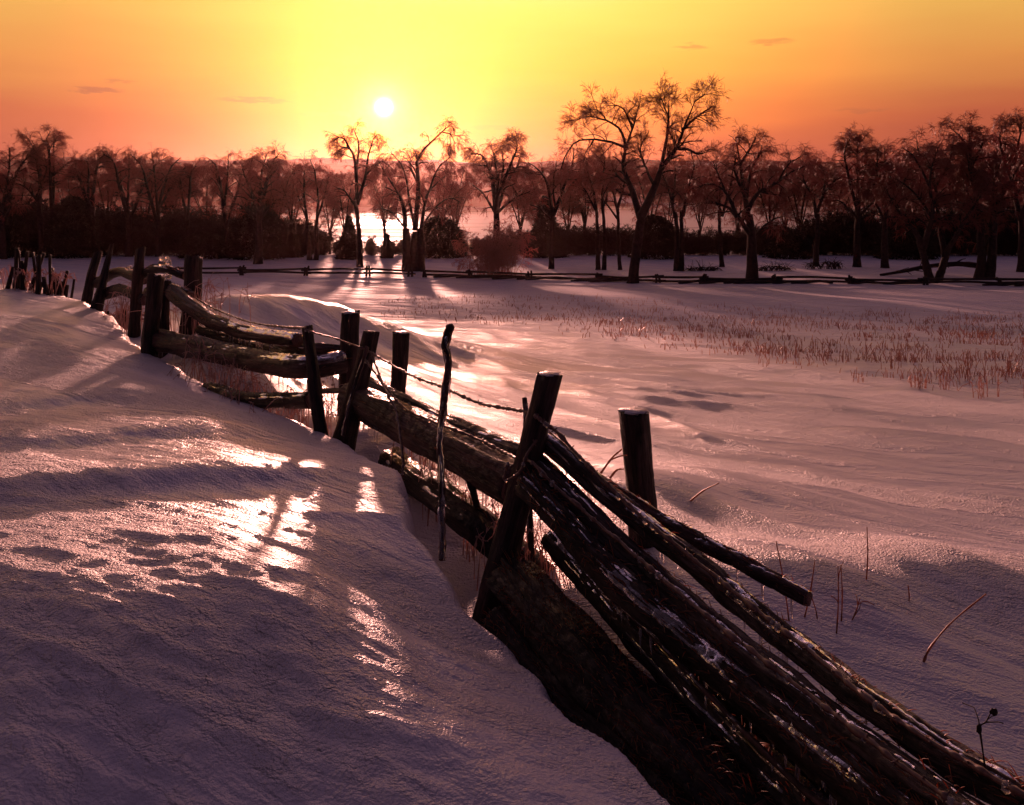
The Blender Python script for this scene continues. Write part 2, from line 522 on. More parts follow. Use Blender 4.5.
EZY = np.array([0, 2.9, 4.25, 4.6, 5.2, 5.9, 6.6, 7.8, 9.3, 11, 14])
EZZ = np.array([-2.1, -1.80, -1.93, -1.84, -1.67, -1.63, -1.60, -1.53, -1.36, -1.18, -1.27])
EX = EX * np.where(EY > 6, D(EY) / np.where(EY == 0, 1, EY), 1); EY = D(EY)
EZZ = EZZ * np.where(EZY > 6, D(EZY) / np.where(EZY == 0, 1, EZY), 1); EZY = D(EZY)
_k = BY <= 14
BZ = np.concatenate([(BZ * np.where(BY > 6, D(BY) / np.where(BY == 0, 1, BY), 1))[_k], [-2.6, -3.7, -4.8]])
BY = np.concatenate([D(BY)[_k], [26, 32, 42]])


def smooth_interp(y, ys, zs, wk=.05):
    """monotone-ish smooth interpolation: linear, averaged over a small window"""
    w = np.maximum(wk * 2, wk * np.abs(y))
    return sum(np.interp(y + k * w, ys, zs) for k in (-1, -.5, 0, .5, 1)) / 5


def gz(X, Y):
    X = np.asarray(X, float); Y = np.asarray(Y, float)
    field = smooth_interp(Y, FY, FZ)
    # raised ground along the fence and the dune behind it
    field = field + 1.16 * np.exp(-(((X + 4.6) / 3.1) ** 2 + ((Y - 18.4) / 2.0) ** 2))
    field = field + .72 * np.exp(-(((X + 3.5) / 2.1) ** 2 + ((Y - 12.2) / 3.4) ** 2)) + .38 * np.exp(-(((X + 1.5) / 1.1) ** 2 + ((Y - 7.7) / 1.5) ** 2))
    field = field + .14 * np.exp(-(((X - .9) / .9) ** 2 + ((Y - 7.2) / .9) ** 2)) + .10 * np.exp(-(((X - 1.8) / 1.3) ** 2 + ((Y - 5.4) / .5) ** 2))
    field = field + .60 * np.exp(-(((X + 5.6) / 1.8) ** 2 + ((Y - 15.0) / 2.2) ** 2))
    # wind drifts over the field
    c, s = math.cos(R(-60)), math.sin(R(-60))
    al = X * c + Y * s; ac = -X * s + Y * c
    amp = sstep(2, 6, Y) * (1 - .8 * sstep(22, 60, Y)) * (1 - sstep(90, 120, Y))
    wv = pnoise(al / 4.5 + 3.7, ac / 1.15 + .9 * pnoise(al / 3.0, ac / 3.0))
    drift = np.where(wv > 0, wv ** 1.0, wv * .6)
    field = field + amp * (.095 * drift + .055 * pnoise(al / 1.9 + 9, ac / .42) + .02 * pnoise(al / .8, ac / .16))
    rid = (1 - np.abs(pnoise(al / 2.6 + 1.7, ac / .62 + .7 * pnoise(al / 2, ac / 1.5))) * 1.8)
    rid = np.clip(rid, 0, 1) ** 2 * np.clip(.3 + 1.6 * pnoise(X / 3.1 + 7, Y / 3.7), 0, 1)
    field = field + amp * .06 * rid * sstep(5, 7.5, Y) * (1 - .6 * sstep(13, 24, Y))
    field = field + .25 * pnoise(X / 14 + 5, Y / 14) * sstep(14, 30, Y) * (1 - sstep(60, 75, Y))
    # the big drift on the near side of the fence
    e = np.interp(Y, EY, EX)
    wob = .07 * pnoise(Y / .55 + 2, Y * 0 + .3) + .04 * pnoise(Y / .2, Y * 0 + 7.3)
    d = e + wob - X                                             # > 0 on the drift
    Yt = Y - (.30 * np.clip(X + 2.2, -4, 2.4) + .30 * pnoise(X / 1.3, Y / 2.5) + .10 * pnoise(X / .4 + 3, Y / 1.5)) * sstep(3.9, 4.9, Y) * (1 - sstep(10, 12, Y)) - (.30 * pnoise(X / 1.1 + 8, Y * .0) - .05 * (X + 1.5)) * (1 - sstep(4.2, 5.0, Y))
    bank = smooth_interp(Yt, BY, BZ, .016)
    edge = np.interp(Y, EZY, EZZ)
    k = sstep(0, 1.15, d)
    bank = edge + (bank - edge) * k
    near = 1 - sstep(23, 28, Y)
    wv2 = pnoise(X / 2.6 + .55 * Y + 1.3, Y / .62 - .33 * X + .5 * pnoise(X / 1.5, Y / 1.5))
    far_k = sstep(4.2, 5.2, Y)
    bank = bank + near * sstep(0, .5, d) * (far_k * .016 * np.where(wv2 > 0, wv2, .55 * wv2) + (1 - far_k) * .03 * pnoise(al / 1.1, ac / .3))
    c2, s2 = math.cos(R(-24)), math.sin(R(-24))
    al = X * c2 + Y * s2; ac = -X * s2 + Y * c2
    bank = bank + near * sstep(0, .4, d) * (.009 * pnoise(al / .5 + 4, ac / .15) * (1 + .9 * (1 - far_k)) + .0075 * pnoise(al / .18, ac / .05 + 6) * (1 + .8 * (1 - far_k)) + .005 * pnoise(X / .05, Y / .05))
    rid = np.clip(1 - np.abs(pnoise(al / 1.7 + 5.2, ac / .55 + .6 * pnoise(al / 1.2, ac / 1.1))) * 2.2, 0, 1) ** 3
    bank = bank + near * sstep(.2, 1.0, d) * far_k * .018 * rid * np.clip(.4 + 1.5 * pnoise(X / 2.3 + 3, Y / 1.9), 0, 1)
    trough = field - .16 * np.exp(-((d + .30) / .3) ** 2) * (1 - sstep(12, 15, Y))
    step = sstep(-.14, .03, d)
    z = trough + (np.maximum(bank, field - .3) - trough) * step * np.where(Y < 24, 1, 1 - sstep(24, 30, Y))
    return z + CZ


def g1(x, y):
    return float(gz(np.array([x]), np.array([y]))[0])


def build_ground():
    ys = [-80, -50, -30, -18, -10, -6, -3, -1, 0, .6, 1.2, 1.6]
    y = 1.8
    while y < 420:
        ys.append(y)
        y += max(.0125, .0052 * y) if y < 14 else (.008 * y if y < 110 else .03 * y)
    ys = np.array(ys)
    xs = [0.0]
    x = 0.0
    while x < 520:
        x += .022 if x < 3.2 else .022 + (x - 3.2) * .017
        xs.append(x)
    xs = np.array(sorted(set([-v for v in xs] + xs)))
    X, Y = np.meshgrid(xs, ys)
    Z = gz(X, Y)
    V = np.stack([X, Y, Z], -1).reshape(-1, 3)
    ny, nx = X.shape
    i = (np.arange(ny - 1)[:, None] * nx + np.arange(nx - 1)[None, :])
    f = np.stack([i, i + 1, i + nx + 1, i + nx], -1).reshape(-1, 4).astype(np.int32)
    me = bpy.data.meshes.new('ground')
    me.vertices.add(len(V)); me.vertices.foreach_set('co', V.ravel())
    me.loops.add(f.size); me.loops.foreach_set('vertex_index', f.ravel())
    me.polygons.add(len(f)); me.polygons.foreach_set('loop_start', np.arange(len(f), dtype=np.int32) * 4)
    me.polygons.foreach_set('use_smooth', np.ones(len(f), bool))
    me.update(calc_edges=True)
    print('ground verts', len(V))
    return tag(link('ground', me, M_SNOW), 'snow covered field with a crusted drift in front', 'ground', kind='structure')


build_ground()

# river and hills beyond
g = Geo()
RZ = CZ - 16.0
g.add([(-1500, 170, RZ), (1500, 170, RZ), (1500, 1500, RZ), (-1500, 1500, RZ)], [[0, 1, 2, 3]])
tag(link('river', g.mesh('river'), mat_river()), 'wide pale river behind the trees', 'river', kind='structure')


def build_hills():
    xs = np.linspace(-1500, 1500, 360); ts = np.linspace(0, 1, 60)
    X, T = np.meshgrid(xs, ts)
    Y = 1300 + 60 * pnoise(X / 300, X * 0 + .5) + T * 900
    top = 62 + 14 * pnoise(X / 420 + 3, X * 0 + 2.2) + 5 * pnoise(X / 90, X * 0 + 4) - 10 * sstep(200, 900, X)
    Z = RZ - 1 + (top + 16) * sstep(0, .55, T) - 6 * sstep(.6, 1, T)
    Z = Z + (3.0 * pnoise(X / 26, Y / 40) + 2.2 * pnoise(X / 9, Y / 15)) * sstep(0, .04, T)
    V = np.stack([X, Y, Z], -1).reshape(-1, 3)
    ny, nx = X.shape
    i = (np.arange(ny - 1)[:, None] * nx + np.arange(nx - 1)[None, :])
    f = np.stack([i, i + 1, i + nx + 1, i + nx], -1).reshape(-1, 4)
    gg = Geo(); gg.add(V, f.tolist())
    return tag(link('hills', gg.mesh('hills'), mat_hill()), 'long wooded hill across the river', 'hills', kind='structure')


build_hills()


# ------------------------------------------------------------------ trees
def depth_of_row(row):
    return F * 6.03 / (row - HZ)


def sprout(rng, Pp, Rp, per, t0, lmin, lmax, spread, up, droop, k, rk=.5, wander=.12, rmin=.004):
    """side shoots of many branches at once; Pp (N, m, 3) points, Rp (N, m) radii"""
    N, m, _ = Pp.shape
    n = N * per
    par = np.repeat(np.arange(N), per)
    t = t0 + (1 - t0) * rng.uniform(0, 1, n) ** .8
    fi = t * (m - 1); i0 = np.minimum(fi.astype(int), m - 2); u = (fi - i0)[:, None]
    st = Pp[par, i0] * (1 - u) + Pp[par, i0 + 1] * u
    tg = Pp[par, i0 + 1] - Pp[par, i0]; tg /= np.linalg.norm(tg, axis=1)[:, None] + 1e-9
    r0 = (Rp[par, i0] * (1 - u[:, 0]) + Rp[par, i0 + 1] * u[:, 0]) * rk
    rd = rng.normal(size=(n, 3)); rd -= tg * (rd * tg).sum(1)[:, None]; rd /= np.linalg.norm(rd, axis=1)[:, None] + 1e-9
    d = tg + rd * spread * rng.uniform(.6, 1.3, n)[:, None] + np.array((0, 0, up))
    d /= np.linalg.norm(d, axis=1)[:, None]
    L = rng.uniform(lmin, lmax, n) * (1.15 - .55 * t)
    out = np.zeros((n, k, 3)); out[:, 0] = st
    for j in range(1, k):
        d = d + rng.normal(size=(n, 3)) * wander + np.array((0, 0, -droop * j / k))
        d /= np.linalg.norm(d, axis=1)[:, None]
        out[:, j] = out[:, j - 1] + d * (L / (k - 1))[:, None]
    rad = np.maximum(r0[:, None] * np.linspace(1, .35, k)[None, :], rmin)
    return out, rad


def grow_tree(rng, limbs, dens=1.0, droop=.35, twig_r=.0085, size=1.0):
    """limbs: list of (points, r0, r1, is_trunk) in metres around the base; returns trunk and crown meshes data"""
    gt, gc = Geo(), Geo()
    K = 9
    LP, LR, LL = [], [], []
    for pts, r0, r1, tr in limbs:
        q = resample(pts, 16 if tr else 12)
        q[1:] += np.cumsum(rng.normal(size=(len(q) - 1, 3)) * .025 * size, axis=0)
        rr = r0 + (r1 - r0) * np.linspace(0, 1, len(q)) ** .8
        if tr:
            rr = rr * (1 + .3 * np.exp(-np.linspace(0, 1, len(q)) / .07))
        gt.tube(q, rr, 9 if r0 > .1 else 6, True, .12, seed=rng.randint(999))
        if not tr:
            ii = np.linspace(0, len(q) - 1, K); i0 = np.minimum(ii.astype(int), len(q) - 2); u = (ii - i0)[:, None]
            LP.append(q[i0] * (1 - u) + q[i0 + 1] * u); LR.append(np.interp(ii, range(len(q)), rr))
            LL.append(np.linalg.norm(np.diff(q, axis=0), axis=1).sum())
    LP, LR, LL = np.array(LP), np.array(LR), np.array(LL)
    rep = np.maximum(1, np.round(LL / 2.2 / size * dens)).astype(int)
    idx = np.repeat(np.arange(len(LP)), rep)
    A, ra = sprout(rng, LP[idx], LR[idx], 9, .14, .7 * size, 2.1 * size, 1.3, .12, droop * .45, 7, .5, .16, .012)
    gt.many(A, ra, 4)
    # limb ends carry on as twigs too
    B, rb = sprout(rng, A, ra, 7, .12, .35 * size, 1.1 * size, 1.1, .05, droop * .9, 5, .5, .2, .008)
    gc.many(B, rb, 3)
    C, rc = sprout(rng, B, rb, 7, .1, .25 * size, .7 * size, .9, -.05, droop * 1.6, 3, .7, .22, twig_r)
    gc.many(C, np.full_like(rc, twig_r) * np.linspace(1.1, .6, 3)[None, :], 3)
    return gt, gc


def tree_obj(name, label, base, gt, gc, group=None, cat='tree'):
    o = tag(empty(name, base), label, cat, group)
    link('trunk', gt.mesh('trunk'), M_BARK, o)
    link('crown', gc.mesh('crown'), M_TWIG, o)
    return o


def traced_tree(seed, label, base, trunk, limbs, dens=1.0, droop=.35, tw=.0085):
    """limb outlines as picture columns and rows, turned into metres at the tree's own distance; every limb leans towards or away"""
    rng = np.random.RandomState(seed)
    bx, brow = base
    sq = lambda c: [(x, brow - (brow - y) * (.95 if seed == 1 else (1.03 if seed in (8, 9, 10, 11, 12) else .985)) if y < brow else y) for x, y in c]
    trunk = [sq(t) for t in trunk]; limbs = [(sq(c), w) for c, w in limbs]
    Y = depth_of_row(brow)
    bp = P(bx, brow, Y); bp[2] = g1(bp[0], bp[1]) - .12
    k = Y / F
    L = []
    known = []                                     # (column, row, depth, radius) along everything already built
    wmax = max(w for c, w in limbs) * .42
    for t in trunk:
        pts = np.array([((x - bx) * k, 0.0, (brow - y) * k) for x, y in t])
        L.append((pts, TW * k, max(.55 * TW, .85 * wmax) * k, True))
        for x, y in np.array(resample(np.array([(x, y, 0) for x, y in t]), 12))[:, :2]:
            known.append((x, y, 0.0, TW))
    for sl, (c, w) in enumerate(limbs):
        lean = [0.5, -.6, .8, -.3, .2, -.9, .65, -.1][sl % 8] * rng.uniform(.6, 1.2)
        x0, y0 = c[0]
        kk = min(known, key=lambda q: (q[0] - x0) ** 2 + (q[1] - y0) ** 2)
        w0 = min(w * .42, kk[3] * .85)
        pts = np.array([((x - bx) * k, kk[2] + lean * ((abs(x - x0) + max(0, y0 - y) * .45) * k), (brow - y) * k) for x, y in c])
        pts[0] = ((kk[0] - bx) * k, kk[2], (brow - kk[1]) * k)
        L.append((pts, w0 * k, .35 * k, False))
        for i, q in enumerate(resample(pts, 14)):
            known.append((q[0] / k + bx, brow - q[2] / k, q[1], w0 * (1 - .8 * i / 13)))
    gt, gc = grow_tree(rng, L, dens, droop, tw, 1.0)
    return tree_obj('tree', label, bp, gt, gc, 'leafless trees along the edge of the field')


TW = 5.0


def T(seed, label, base, tw_px, trunk, limbs, dens=1.0, droop=.35, tw=.0085):
    global TW
    TW = tw_px * .42
    return traced_tree(seed, label, base, trunk, limbs, dens, droop, tw)


T(1, 'tallest leafless tree, forked low, its high open crown against the yellow sky', (632, 283), 13,
  [[(632, 284), (634, 262), (637, 238), (640, 216), (641, 208)]],
  [([(640, 212), (632, 182), (625, 160), (628, 140), (636, 114), (642, 92)], 9), ([(641, 212), (651, 183), (658, 160), (670, 142), (676, 119), (684, 96)], 11),
   ([(628, 142), (613, 131), (596, 127), (579, 130), (568, 146), (563, 162)], 5), ([(629, 140), (621, 118), (604, 108), (586, 106), (574, 112)], 4), ([(598, 128), (590, 140), (586, 152)], 3), ([(606, 111), (600, 100), (590, 98)], 3), ([(631, 180), (620, 168), (614, 153)], 4),
   ([(658, 160), (663, 130), (664, 104), (662, 94)], 5), ([(669, 144), (684, 142), (694, 146), (704, 143)], 5), ([(676, 120), (690, 108), (699, 102)], 4), ([(652, 178), (645, 157), (641, 142), (650, 120)], 4), ([(682, 98), (690, 90), (694, 86)], 3), ([(636, 114), (625, 95), (610, 92)], 3), ([(664, 106), (657, 96), (652, 90)], 3)], .8, .06)
T(2, 'leafless tree with many arching stems right below the setting sun', (413, 271), 15,
  [[(414, 272), (414, 250), (415, 228)], [(408, 271), (407, 250), (405, 226)], [(419, 270), (420, 250), (421, 225)]],
  [([(415, 230), (417, 190), (416, 168), (415, 157), (424, 143), (439, 127), (446, 120)], 7), ([(439, 128), (448, 129), (455, 139)], 3), ([(406, 230), (404, 208), (396, 190), (382, 184)], 5), ([(409, 228), (402, 200), (393, 178), (381, 157)], 5),
   ([(419, 228), (425, 200), (433, 185), (449, 172)], 5), ([(420, 226), (430, 190), (440, 166), (452, 156)], 4), ([(416, 180), (409, 162), (411, 148)], 4), ([(412, 228), (408, 195), (402, 165), (390, 150)], 4), ([(421, 226), (436, 205), (450, 195), (462, 200)], 3), ([(405, 228), (392, 208), (378, 205)], 3)], .55, .6)
T(3, 'slender leafless tree left of the setting sun with a thin clear trunk and drooping crown', (361, 267), 8,
  [[(360, 268), (360, 240), (358, 215), (357, 197)]],
  [([(357, 200), (355, 168), (350, 148), (341, 144), (332, 151)], 5), ([(357, 200), (367, 176), (372, 152), (378, 136)], 5), ([(355, 172), (356, 142), (351, 128)], 4), ([(369, 170), (384, 160), (394, 166)], 3), ([(357, 205), (345, 190), (334, 185)], 3), ([(351, 150), (342, 134), (334, 138)], 3)], .75, .5)
T(4, 'leafless tree with a dense rounded crown standing behind the pale frosted bush', (497, 265), 12,
  [[(497, 266), (496, 240), (496, 205)]],
  [([(496, 210), (490, 172), (481, 152), (468, 150)], 6), ([(497, 210), (497, 172), (492, 146)], 6), ([(498, 210), (508, 176), (520, 161), (533, 168)], 6), ([(498, 200), (511, 162), (517, 146), (517, 136)], 5), ([(495, 212), (484, 192), (472, 182)], 4), ([(498, 214), (514, 196), (530, 188)], 4), ([(496, 190), (488, 165), (474, 160)], 4), ([(498, 190), (504, 162), (503, 146)], 4)], .95, .5)
T(5, 'leafless tree with a thin trunk and Y shaped fork right of the pale frosted bush', (551, 269), 7,
  [[(551, 270), (552, 240), (554, 207)]],
  [([(554, 212), (548, 182), (538, 166), (528, 158)], 5), ([(555, 212), (562, 186), (570, 166), (573, 147)], 5), ([(560, 192), (575, 178), (584, 170)], 3), ([(555, 205), (553, 180), (556, 160)], 3), ([(553, 222), (540, 205), (530, 200)], 3)], .8, .45)
T(6, 'broad leafless tree with thick dark trunk and wide low limbs, right of the tallest', (751, 282), 15,
  [[(752, 283), (751, 255), (750, 235), (748, 213)]],
  [([(748, 218), (745, 180), (743, 152), (740, 130)], 8), ([(747, 232), (735, 215), (722, 191), (705, 183), (692, 186)], 7), ([(738, 219), (728, 206), (710, 201), (692, 203)], 5), ([(748, 207), (758, 190), (776, 179), (791, 168), (806, 162)], 7), ([(750, 242), (760, 230), (775, 218), (787, 214)], 5), ([(746, 192), (735, 170), (733, 150)], 5), ([(748, 197), (755, 170), (768, 150), (772, 140)], 5), ([(744, 160), (755, 142), (760, 132)], 4), ([(722, 191), (715, 170), (712, 158)], 4), ([(776, 179), (785, 160), (796, 150)], 3)], .8, .4)
T(7, 'small leafless tree with forked trunk and open crown, clear sky on its left', (816, 266), 8,
  [[(816, 267), (816, 240), (817, 210)]],
  [([(817, 218), (812, 192), (803, 178), (794, 174)], 5), ([(817, 212), (824, 186), (836, 174)], 5), ([(820, 198), (827, 176), (819, 160)], 4), ([(808, 184), (806, 168), (812, 156)], 3)], .9, .4)
T(8, 'leafless tree of two stems spread in a V over the fallen trunk at right', (935, 281), 11,
  [[(931, 283), (927, 262), (921, 240)], [(937, 283), (942, 266), (947, 250)]],
  [([(922, 244), (915, 228), (906, 212), (898, 190)], 7), ([(947, 252), (953, 230), (962, 206), (970, 186)], 7), ([(945, 256), (946, 216), (950, 182), (946, 150)], 8), ([(924, 246), (930, 215), (926, 182), (934, 148)], 8), ([(926, 185), (914, 160), (904, 150)], 5), ([(950, 185), (960, 160), (962, 142)], 5), ([(930, 215), (915, 190), (895, 175)], 4), ([(946, 170), (935, 155), (930, 140)], 4)], .95, .45, .011)
T(9, 'tall leafless tree near the right edge, of several steep stems with a spiky top', (982, 279), 14,
  [[(979, 281), (982, 255), (982, 228)], [(989, 280), (991, 250), (992, 222)]],
  [([(982, 232), (979, 195), (975, 152), (976, 126)], 9), ([(992, 226), (993, 205), (1004, 178), (1012, 150)], 9), ([(984, 250), (1000, 226), (1014, 206)], 5), ([(980, 200), (968, 172), (962, 150)], 5), ([(978, 170), (988, 150), (992, 140)], 5), ([(992, 230), (985, 190), (990, 160)], 5), ([(976, 150), (968, 136), (962, 130)], 4)], 1.0, .4, .011)
T(10, 'dark leafless tree at the right edge of the field, its crown leaving the picture', (1021, 272), 10,
  [[(1021, 273), (1021, 245), (1020, 215)]],
  [([(1020, 220), (1018, 180), (1012, 145), (1016, 122)], 7), ([(1020, 220), (1030, 180), (1040, 150), (1042, 125)], 7), ([(1020, 200), (1008, 175), (1000, 160)], 5), ([(1022, 200), (1045, 180), (1060, 175)], 5), ([(1019, 170), (1028, 140), (1026, 120)], 5)], 1.0, .4, .011)
T(11, 'dark leafless tree with a pole like top, right of the small forked tree', (857, 267), 10,
  [[(857, 268), (857, 240), (858, 205)]],
  [([(858, 210), (861, 175), (863, 150), (863, 138)], 6), ([(857, 212), (846, 180), (840, 155), (845, 142)], 5), ([(858, 205), (868, 180), (876, 160), (872, 146)], 5), ([(857, 220), (842, 205), (832, 200)], 4), ([(858, 218), (874, 205), (884, 200)], 4), ([(862, 160), (850, 150), (846, 145)], 3)], 1.1, .5, .011)
T(12, 'dark leafless tree with a dense flat topped crown, left of the V shaped tree', (886, 268), 10,
  [[(885, 269), (885, 240), (886, 205)]],
  [([(886, 210), (880, 175), (882, 150)], 6), ([(886, 212), (898, 180), (904, 155)], 6), ([(886, 205), (890, 175), (893, 148)], 5), ([(885, 222), (872, 200), (866, 190)], 4), ([(886, 222), (900, 205), (912, 195)], 4)], 1.15, .5, .011)
T(13, 'tall leafless tree at far left with a bare limb leaning left and a feathery top', (41, 257), 9,
  [[(41, 258), (40, 235), (39, 205)]],
  [([(39, 210), (37, 180), (33, 163), (27, 148), (17, 134)], 6), ([(38, 185), (36, 152), (30, 131)], 4), ([(34, 165), (22, 158), (8, 160)], 3), ([(39, 200), (28, 185), (14, 180)], 4), ([(39, 195), (44, 170), (42, 150)], 4)], .9, .3)
T(14, 'leafless tree second from the left edge with two upright stems and a tufted top', (53, 256), 8,
  [[(53, 257), (52, 235), (52, 200)]],
  [([(52, 205), (50, 178), (47, 152), (46, 130)], 5), ([(52, 205), (55, 172), (59, 148), (70, 138)], 5), ([(55, 175), (66, 160), (78, 155)], 4), ([(58, 150), (56, 138), (60, 128)], 3)], .9, .3)
T(15, 'leafless tree cut by the left edge of the picture, dark against the orange sky', (3, 259), 9,
  [[(3, 260), (3, 235), (3, 205)]],
  [([(3, 210), (8, 175), (15, 155), (22, 148)], 5), ([(3, 210), (-6, 175), (-12, 150)], 5), ([(3, 205), (4, 170), (2, 145)], 5), ([(3, 220), (14, 205), (22, 205)], 4)], 1.0, .5)
T(16, 'leafless tree with dark bushy middle and straight trunk left of the setting sun', (258, 264), 11,
  [[(258, 265), (259, 240), (260, 205)]],
  [([(260, 210), (264, 180), (268, 160), (275, 147)], 6), ([(260, 212), (252, 185), (246, 160)], 5), ([(260, 205), (258, 175), (262, 150)], 5), ([(261, 215), (275, 200), (284, 198)], 4), ([(259, 218), (244, 205), (236, 200)], 4), ([(264, 180), (276, 170), (283, 165)], 4)], 1.15, .45)
T(17, 'vase shaped leafless tree just left of the one with bushy middle', (225, 258), 7,
  [[(226, 259), (226, 240), (226, 218)]],
  [([(226, 222), (218, 195), (212, 175), (204, 166)], 5), ([(226, 222), (225, 190), (222, 165), (214, 155)], 5), ([(226, 222), (234, 190), (238, 165), (246, 155)], 5), ([(226, 210), (229, 175), (230, 152)], 4)], .75, .6)
T(18, 'twin limbed vase shaped leafless tree behind the thick stump of the fence', (158, 256), 8,
  [[(158, 257), (158, 240), (157, 215)]],
  [([(157, 220), (158, 190), (163, 165), (172, 152)], 5), ([(157, 220), (152, 190), (148, 165), (140, 153)], 5), ([(158, 205), (168, 180), (178, 165)], 4), ([(157, 210), (156, 175), (155, 150)], 4)], .75, .6)
T(19, 'small vase shaped leafless tree standing alone before the bright strip of river at left', (187, 256), 6,
  [[(187, 257), (187, 240), (187, 212)]],
  [([(187, 216), (180, 190), (178, 172), (184, 163)], 4), ([(187, 216), (194, 190), (198, 172), (206, 164)], 4), ([(187, 210), (188, 180), (190, 162)], 4)], .7, .6)
T(20, 'wide vase shaped leafless tree above the three leaning fence posts', (128, 256), 10,
  [[(129, 257), (129, 240), (129, 214)]],
  [([(129, 220), (118, 190), (108, 168), (104, 160)], 5), ([(129, 220), (126, 185), (124, 160), (116, 152)], 5), ([(129, 220), (136, 185), (142, 162), (150, 153)], 5), ([(129, 212), (131, 178), (134, 152)], 4)], .85, .6)
T(21, 'dark thick leafless tree overgrown with creeper at left, just right of the tufted tree', (92, 257), 12,
  [[(92, 258), (92, 235), (92, 205)]],
  [([(92, 210), (93, 180), (96, 158), (102, 152)], 6), ([(92, 210), (85, 180), (82, 160)], 6), ([(92, 215), (78, 198), (70, 190)], 4), ([(92, 200), (90, 175), (90, 156)], 5)], 1.25, .5)
T(22, 'thin leafless tree of two slim stems left of the slender tree', (313, 260), 7,
  [[(310, 261), (309, 240), (308, 220)], [(316, 261), (317, 240), (317, 218)]],
  [([(308, 224), (302, 195), (300, 172), (304, 158)], 4), ([(317, 224), (320, 195), (318, 172), (314, 158)], 4), ([(308, 220), (296, 200), (290, 188)], 3), ([(317, 215), (326, 190), (330, 175)], 3)], .8, .5)
T(23, 'pair of thin straight stems growing as one leafless tree left of the tallest tree', (601, 270), 6,
  [[(598, 270), (598, 240), (597, 210)], [(604, 271), (604, 240), (603, 205)]],
  [([(597, 214), (592, 185), (588, 165), (590, 150)], 4), ([(603, 210), (602, 180), (604, 160), (600, 145)], 4), ([(603, 205), (612, 185), (616, 172)], 3), ([(597, 205), (586, 190), (580, 182)], 3)], 1.0, .5)
T(24, 'leafless tree with two close trunks between the tallest tree and the broad tree', (678, 271), 7,
  [[(676, 272), (676, 240), (675, 210)], [(681, 271), (682, 240), (683, 208)]],
  [([(675, 214), (668, 185), (662, 170)], 4), ([(683, 212), (688, 180), (692, 160)], 5), ([(676, 205), (678, 175), (676, 155)], 4), ([(683, 205), (698, 190), (706, 180)], 4)], 1.0, .5)
T(25, 'slim leafless tree standing behind the left limbs of the broad tree', (722, 267), 6,
  [[(722, 268), (722, 240), (722, 208)]],
  [([(722, 212), (716, 185), (712, 165)], 4), ([(722, 212), (728, 185), (730, 160)], 4), ([(722, 205), (722, 180), (720, 158)], 3)], 1.0, .5)
T(26, 'slim leafless tree rising close behind the left side of the tallest tree', (620, 270), 5,
  [[(620, 270), (619, 240), (618, 205)]],
  [([(618, 210), (612, 180), (610, 160)], 4), ([(618, 205), (624, 180), (622, 165)], 4), ([(618, 215), (606, 200), (600, 195)], 3)], 1.0, .5)


# the rank of trees behind, standing among the brush
def vase(rng, H, spread, stems):
    L = [(np.array([(0, 0, 0), (rng.normal() * .1, 0, H * .18), (rng.normal() * .15, 0, H * .34)]), H * .018, H * .013, True)]
    for i in range(stems):
        a = 2 * np.pi * (i + rng.uniform(-.2, .2)) / stems
        sp = spread * rng.uniform(.55, 1.1); hh = H * rng.uniform(.8, 1.0); z0 = H * rng.uniform(.22, .34)
        ca, sa = math.cos(a), math.sin(a)
        L.append((np.array([(0, 0, z0), (ca * sp * .25, sa * sp * .25, z0 + (hh - z0) * .4), (ca * sp * .6, sa * sp * .6, z0 + (hh - z0) * .78), (ca * sp, sa * sp, hh)]), H * .009, .02, False))
    return L


BACK = []
for i in range(6):
    rng = np.random.RandomState(60 + i)
    gt, gc = grow_tree(rng, vase(rng, 10.5, 3.4, 6), .8, .55, .010)
    BACK.append((gt.mesh('trunk'), gc.mesh('crown')))
rng = np.random.RandomState(5)
cols = [18, 70, 108, 145, 172, 206, 243, 276, 292, 330, 345, 384, 440, 455, 520, 538, 568, 585, 650, 668, 700, 738, 770, 785, 800, 835, 870, 900, 915, 950, 965, 1000, 1012, -20, 1045]
for i, c in enumerate(cols):
    Y = rng.uniform(104, 116)
    x = (c - CX) / F * Y
    o = tag(empty('tree', (x, Y, g1(x, Y) - .3)), 'leafless tree of the hazy rear rank, its foot hidden in the dark brush', 'tree', 'leafless trees of the rear rank in the brush')
    m = BACK[i % 6]
    link('trunk', m[0], M_BARK, o); link('crown', m[1], M_TWIG, o)
    top = np.interp(c, [0, 100, 330, 420, 520, 640, 780, 900, 1024], [152, 158, 163, 168, 158, 156, 160, 145, 136]) + rng.uniform(-6, 10)
    hgt = (CZ - (top - HZ) / F * Y) - g1(x, Y)
    k = hgt / 10.8
    o.scale = (k, k, k); o.rotation_euler = (0, 0, rng.uniform(0, 6.28))

# dark brush at the foot of the wood
SHR = []
for i in range(6):
    rng = np.random.RandomState(80 + i)
    gs = Geo()
    n = 34
    A = np.zeros((n, 5, 3))
    for q in range(n):
        a = rng.uniform(0, 6.28); l = rng.uniform(.1, .75)
        bx_, by_ = rng.normal(size=2) * .35
        hh = rng.uniform(2.0, 4.4)
        for j in range(5):
            A[q, j] = (bx_ + math.cos(a) * l * (j / 4) ** 1.3 * 1.7, by_ + math.sin(a) * l * (j / 4) ** 1.3 * 1.7, hh * j / 4 * (1 - .1 * l * j / 4))
    ra = np.full((n, 5), .02) * np.linspace(1, .5, 5)
    gs.many(A, ra, 3)
    B, rb = sprout(rng, A, ra, 9, .05, .5, 1.3, .9, .1, .3, 4, .7, .2, .015)
    gs.many(B, rb, 3)
    C, rc = sprout(rng, B, rb, 8, .05, .25, .6, 1.0, .0, .4, 3, .8, .2, .02)
    gs.many(C, rc, 3)
    SHR.append(gs.mesh('dark_shrub'))
rng = np.random.RandomState(7)
k = 0
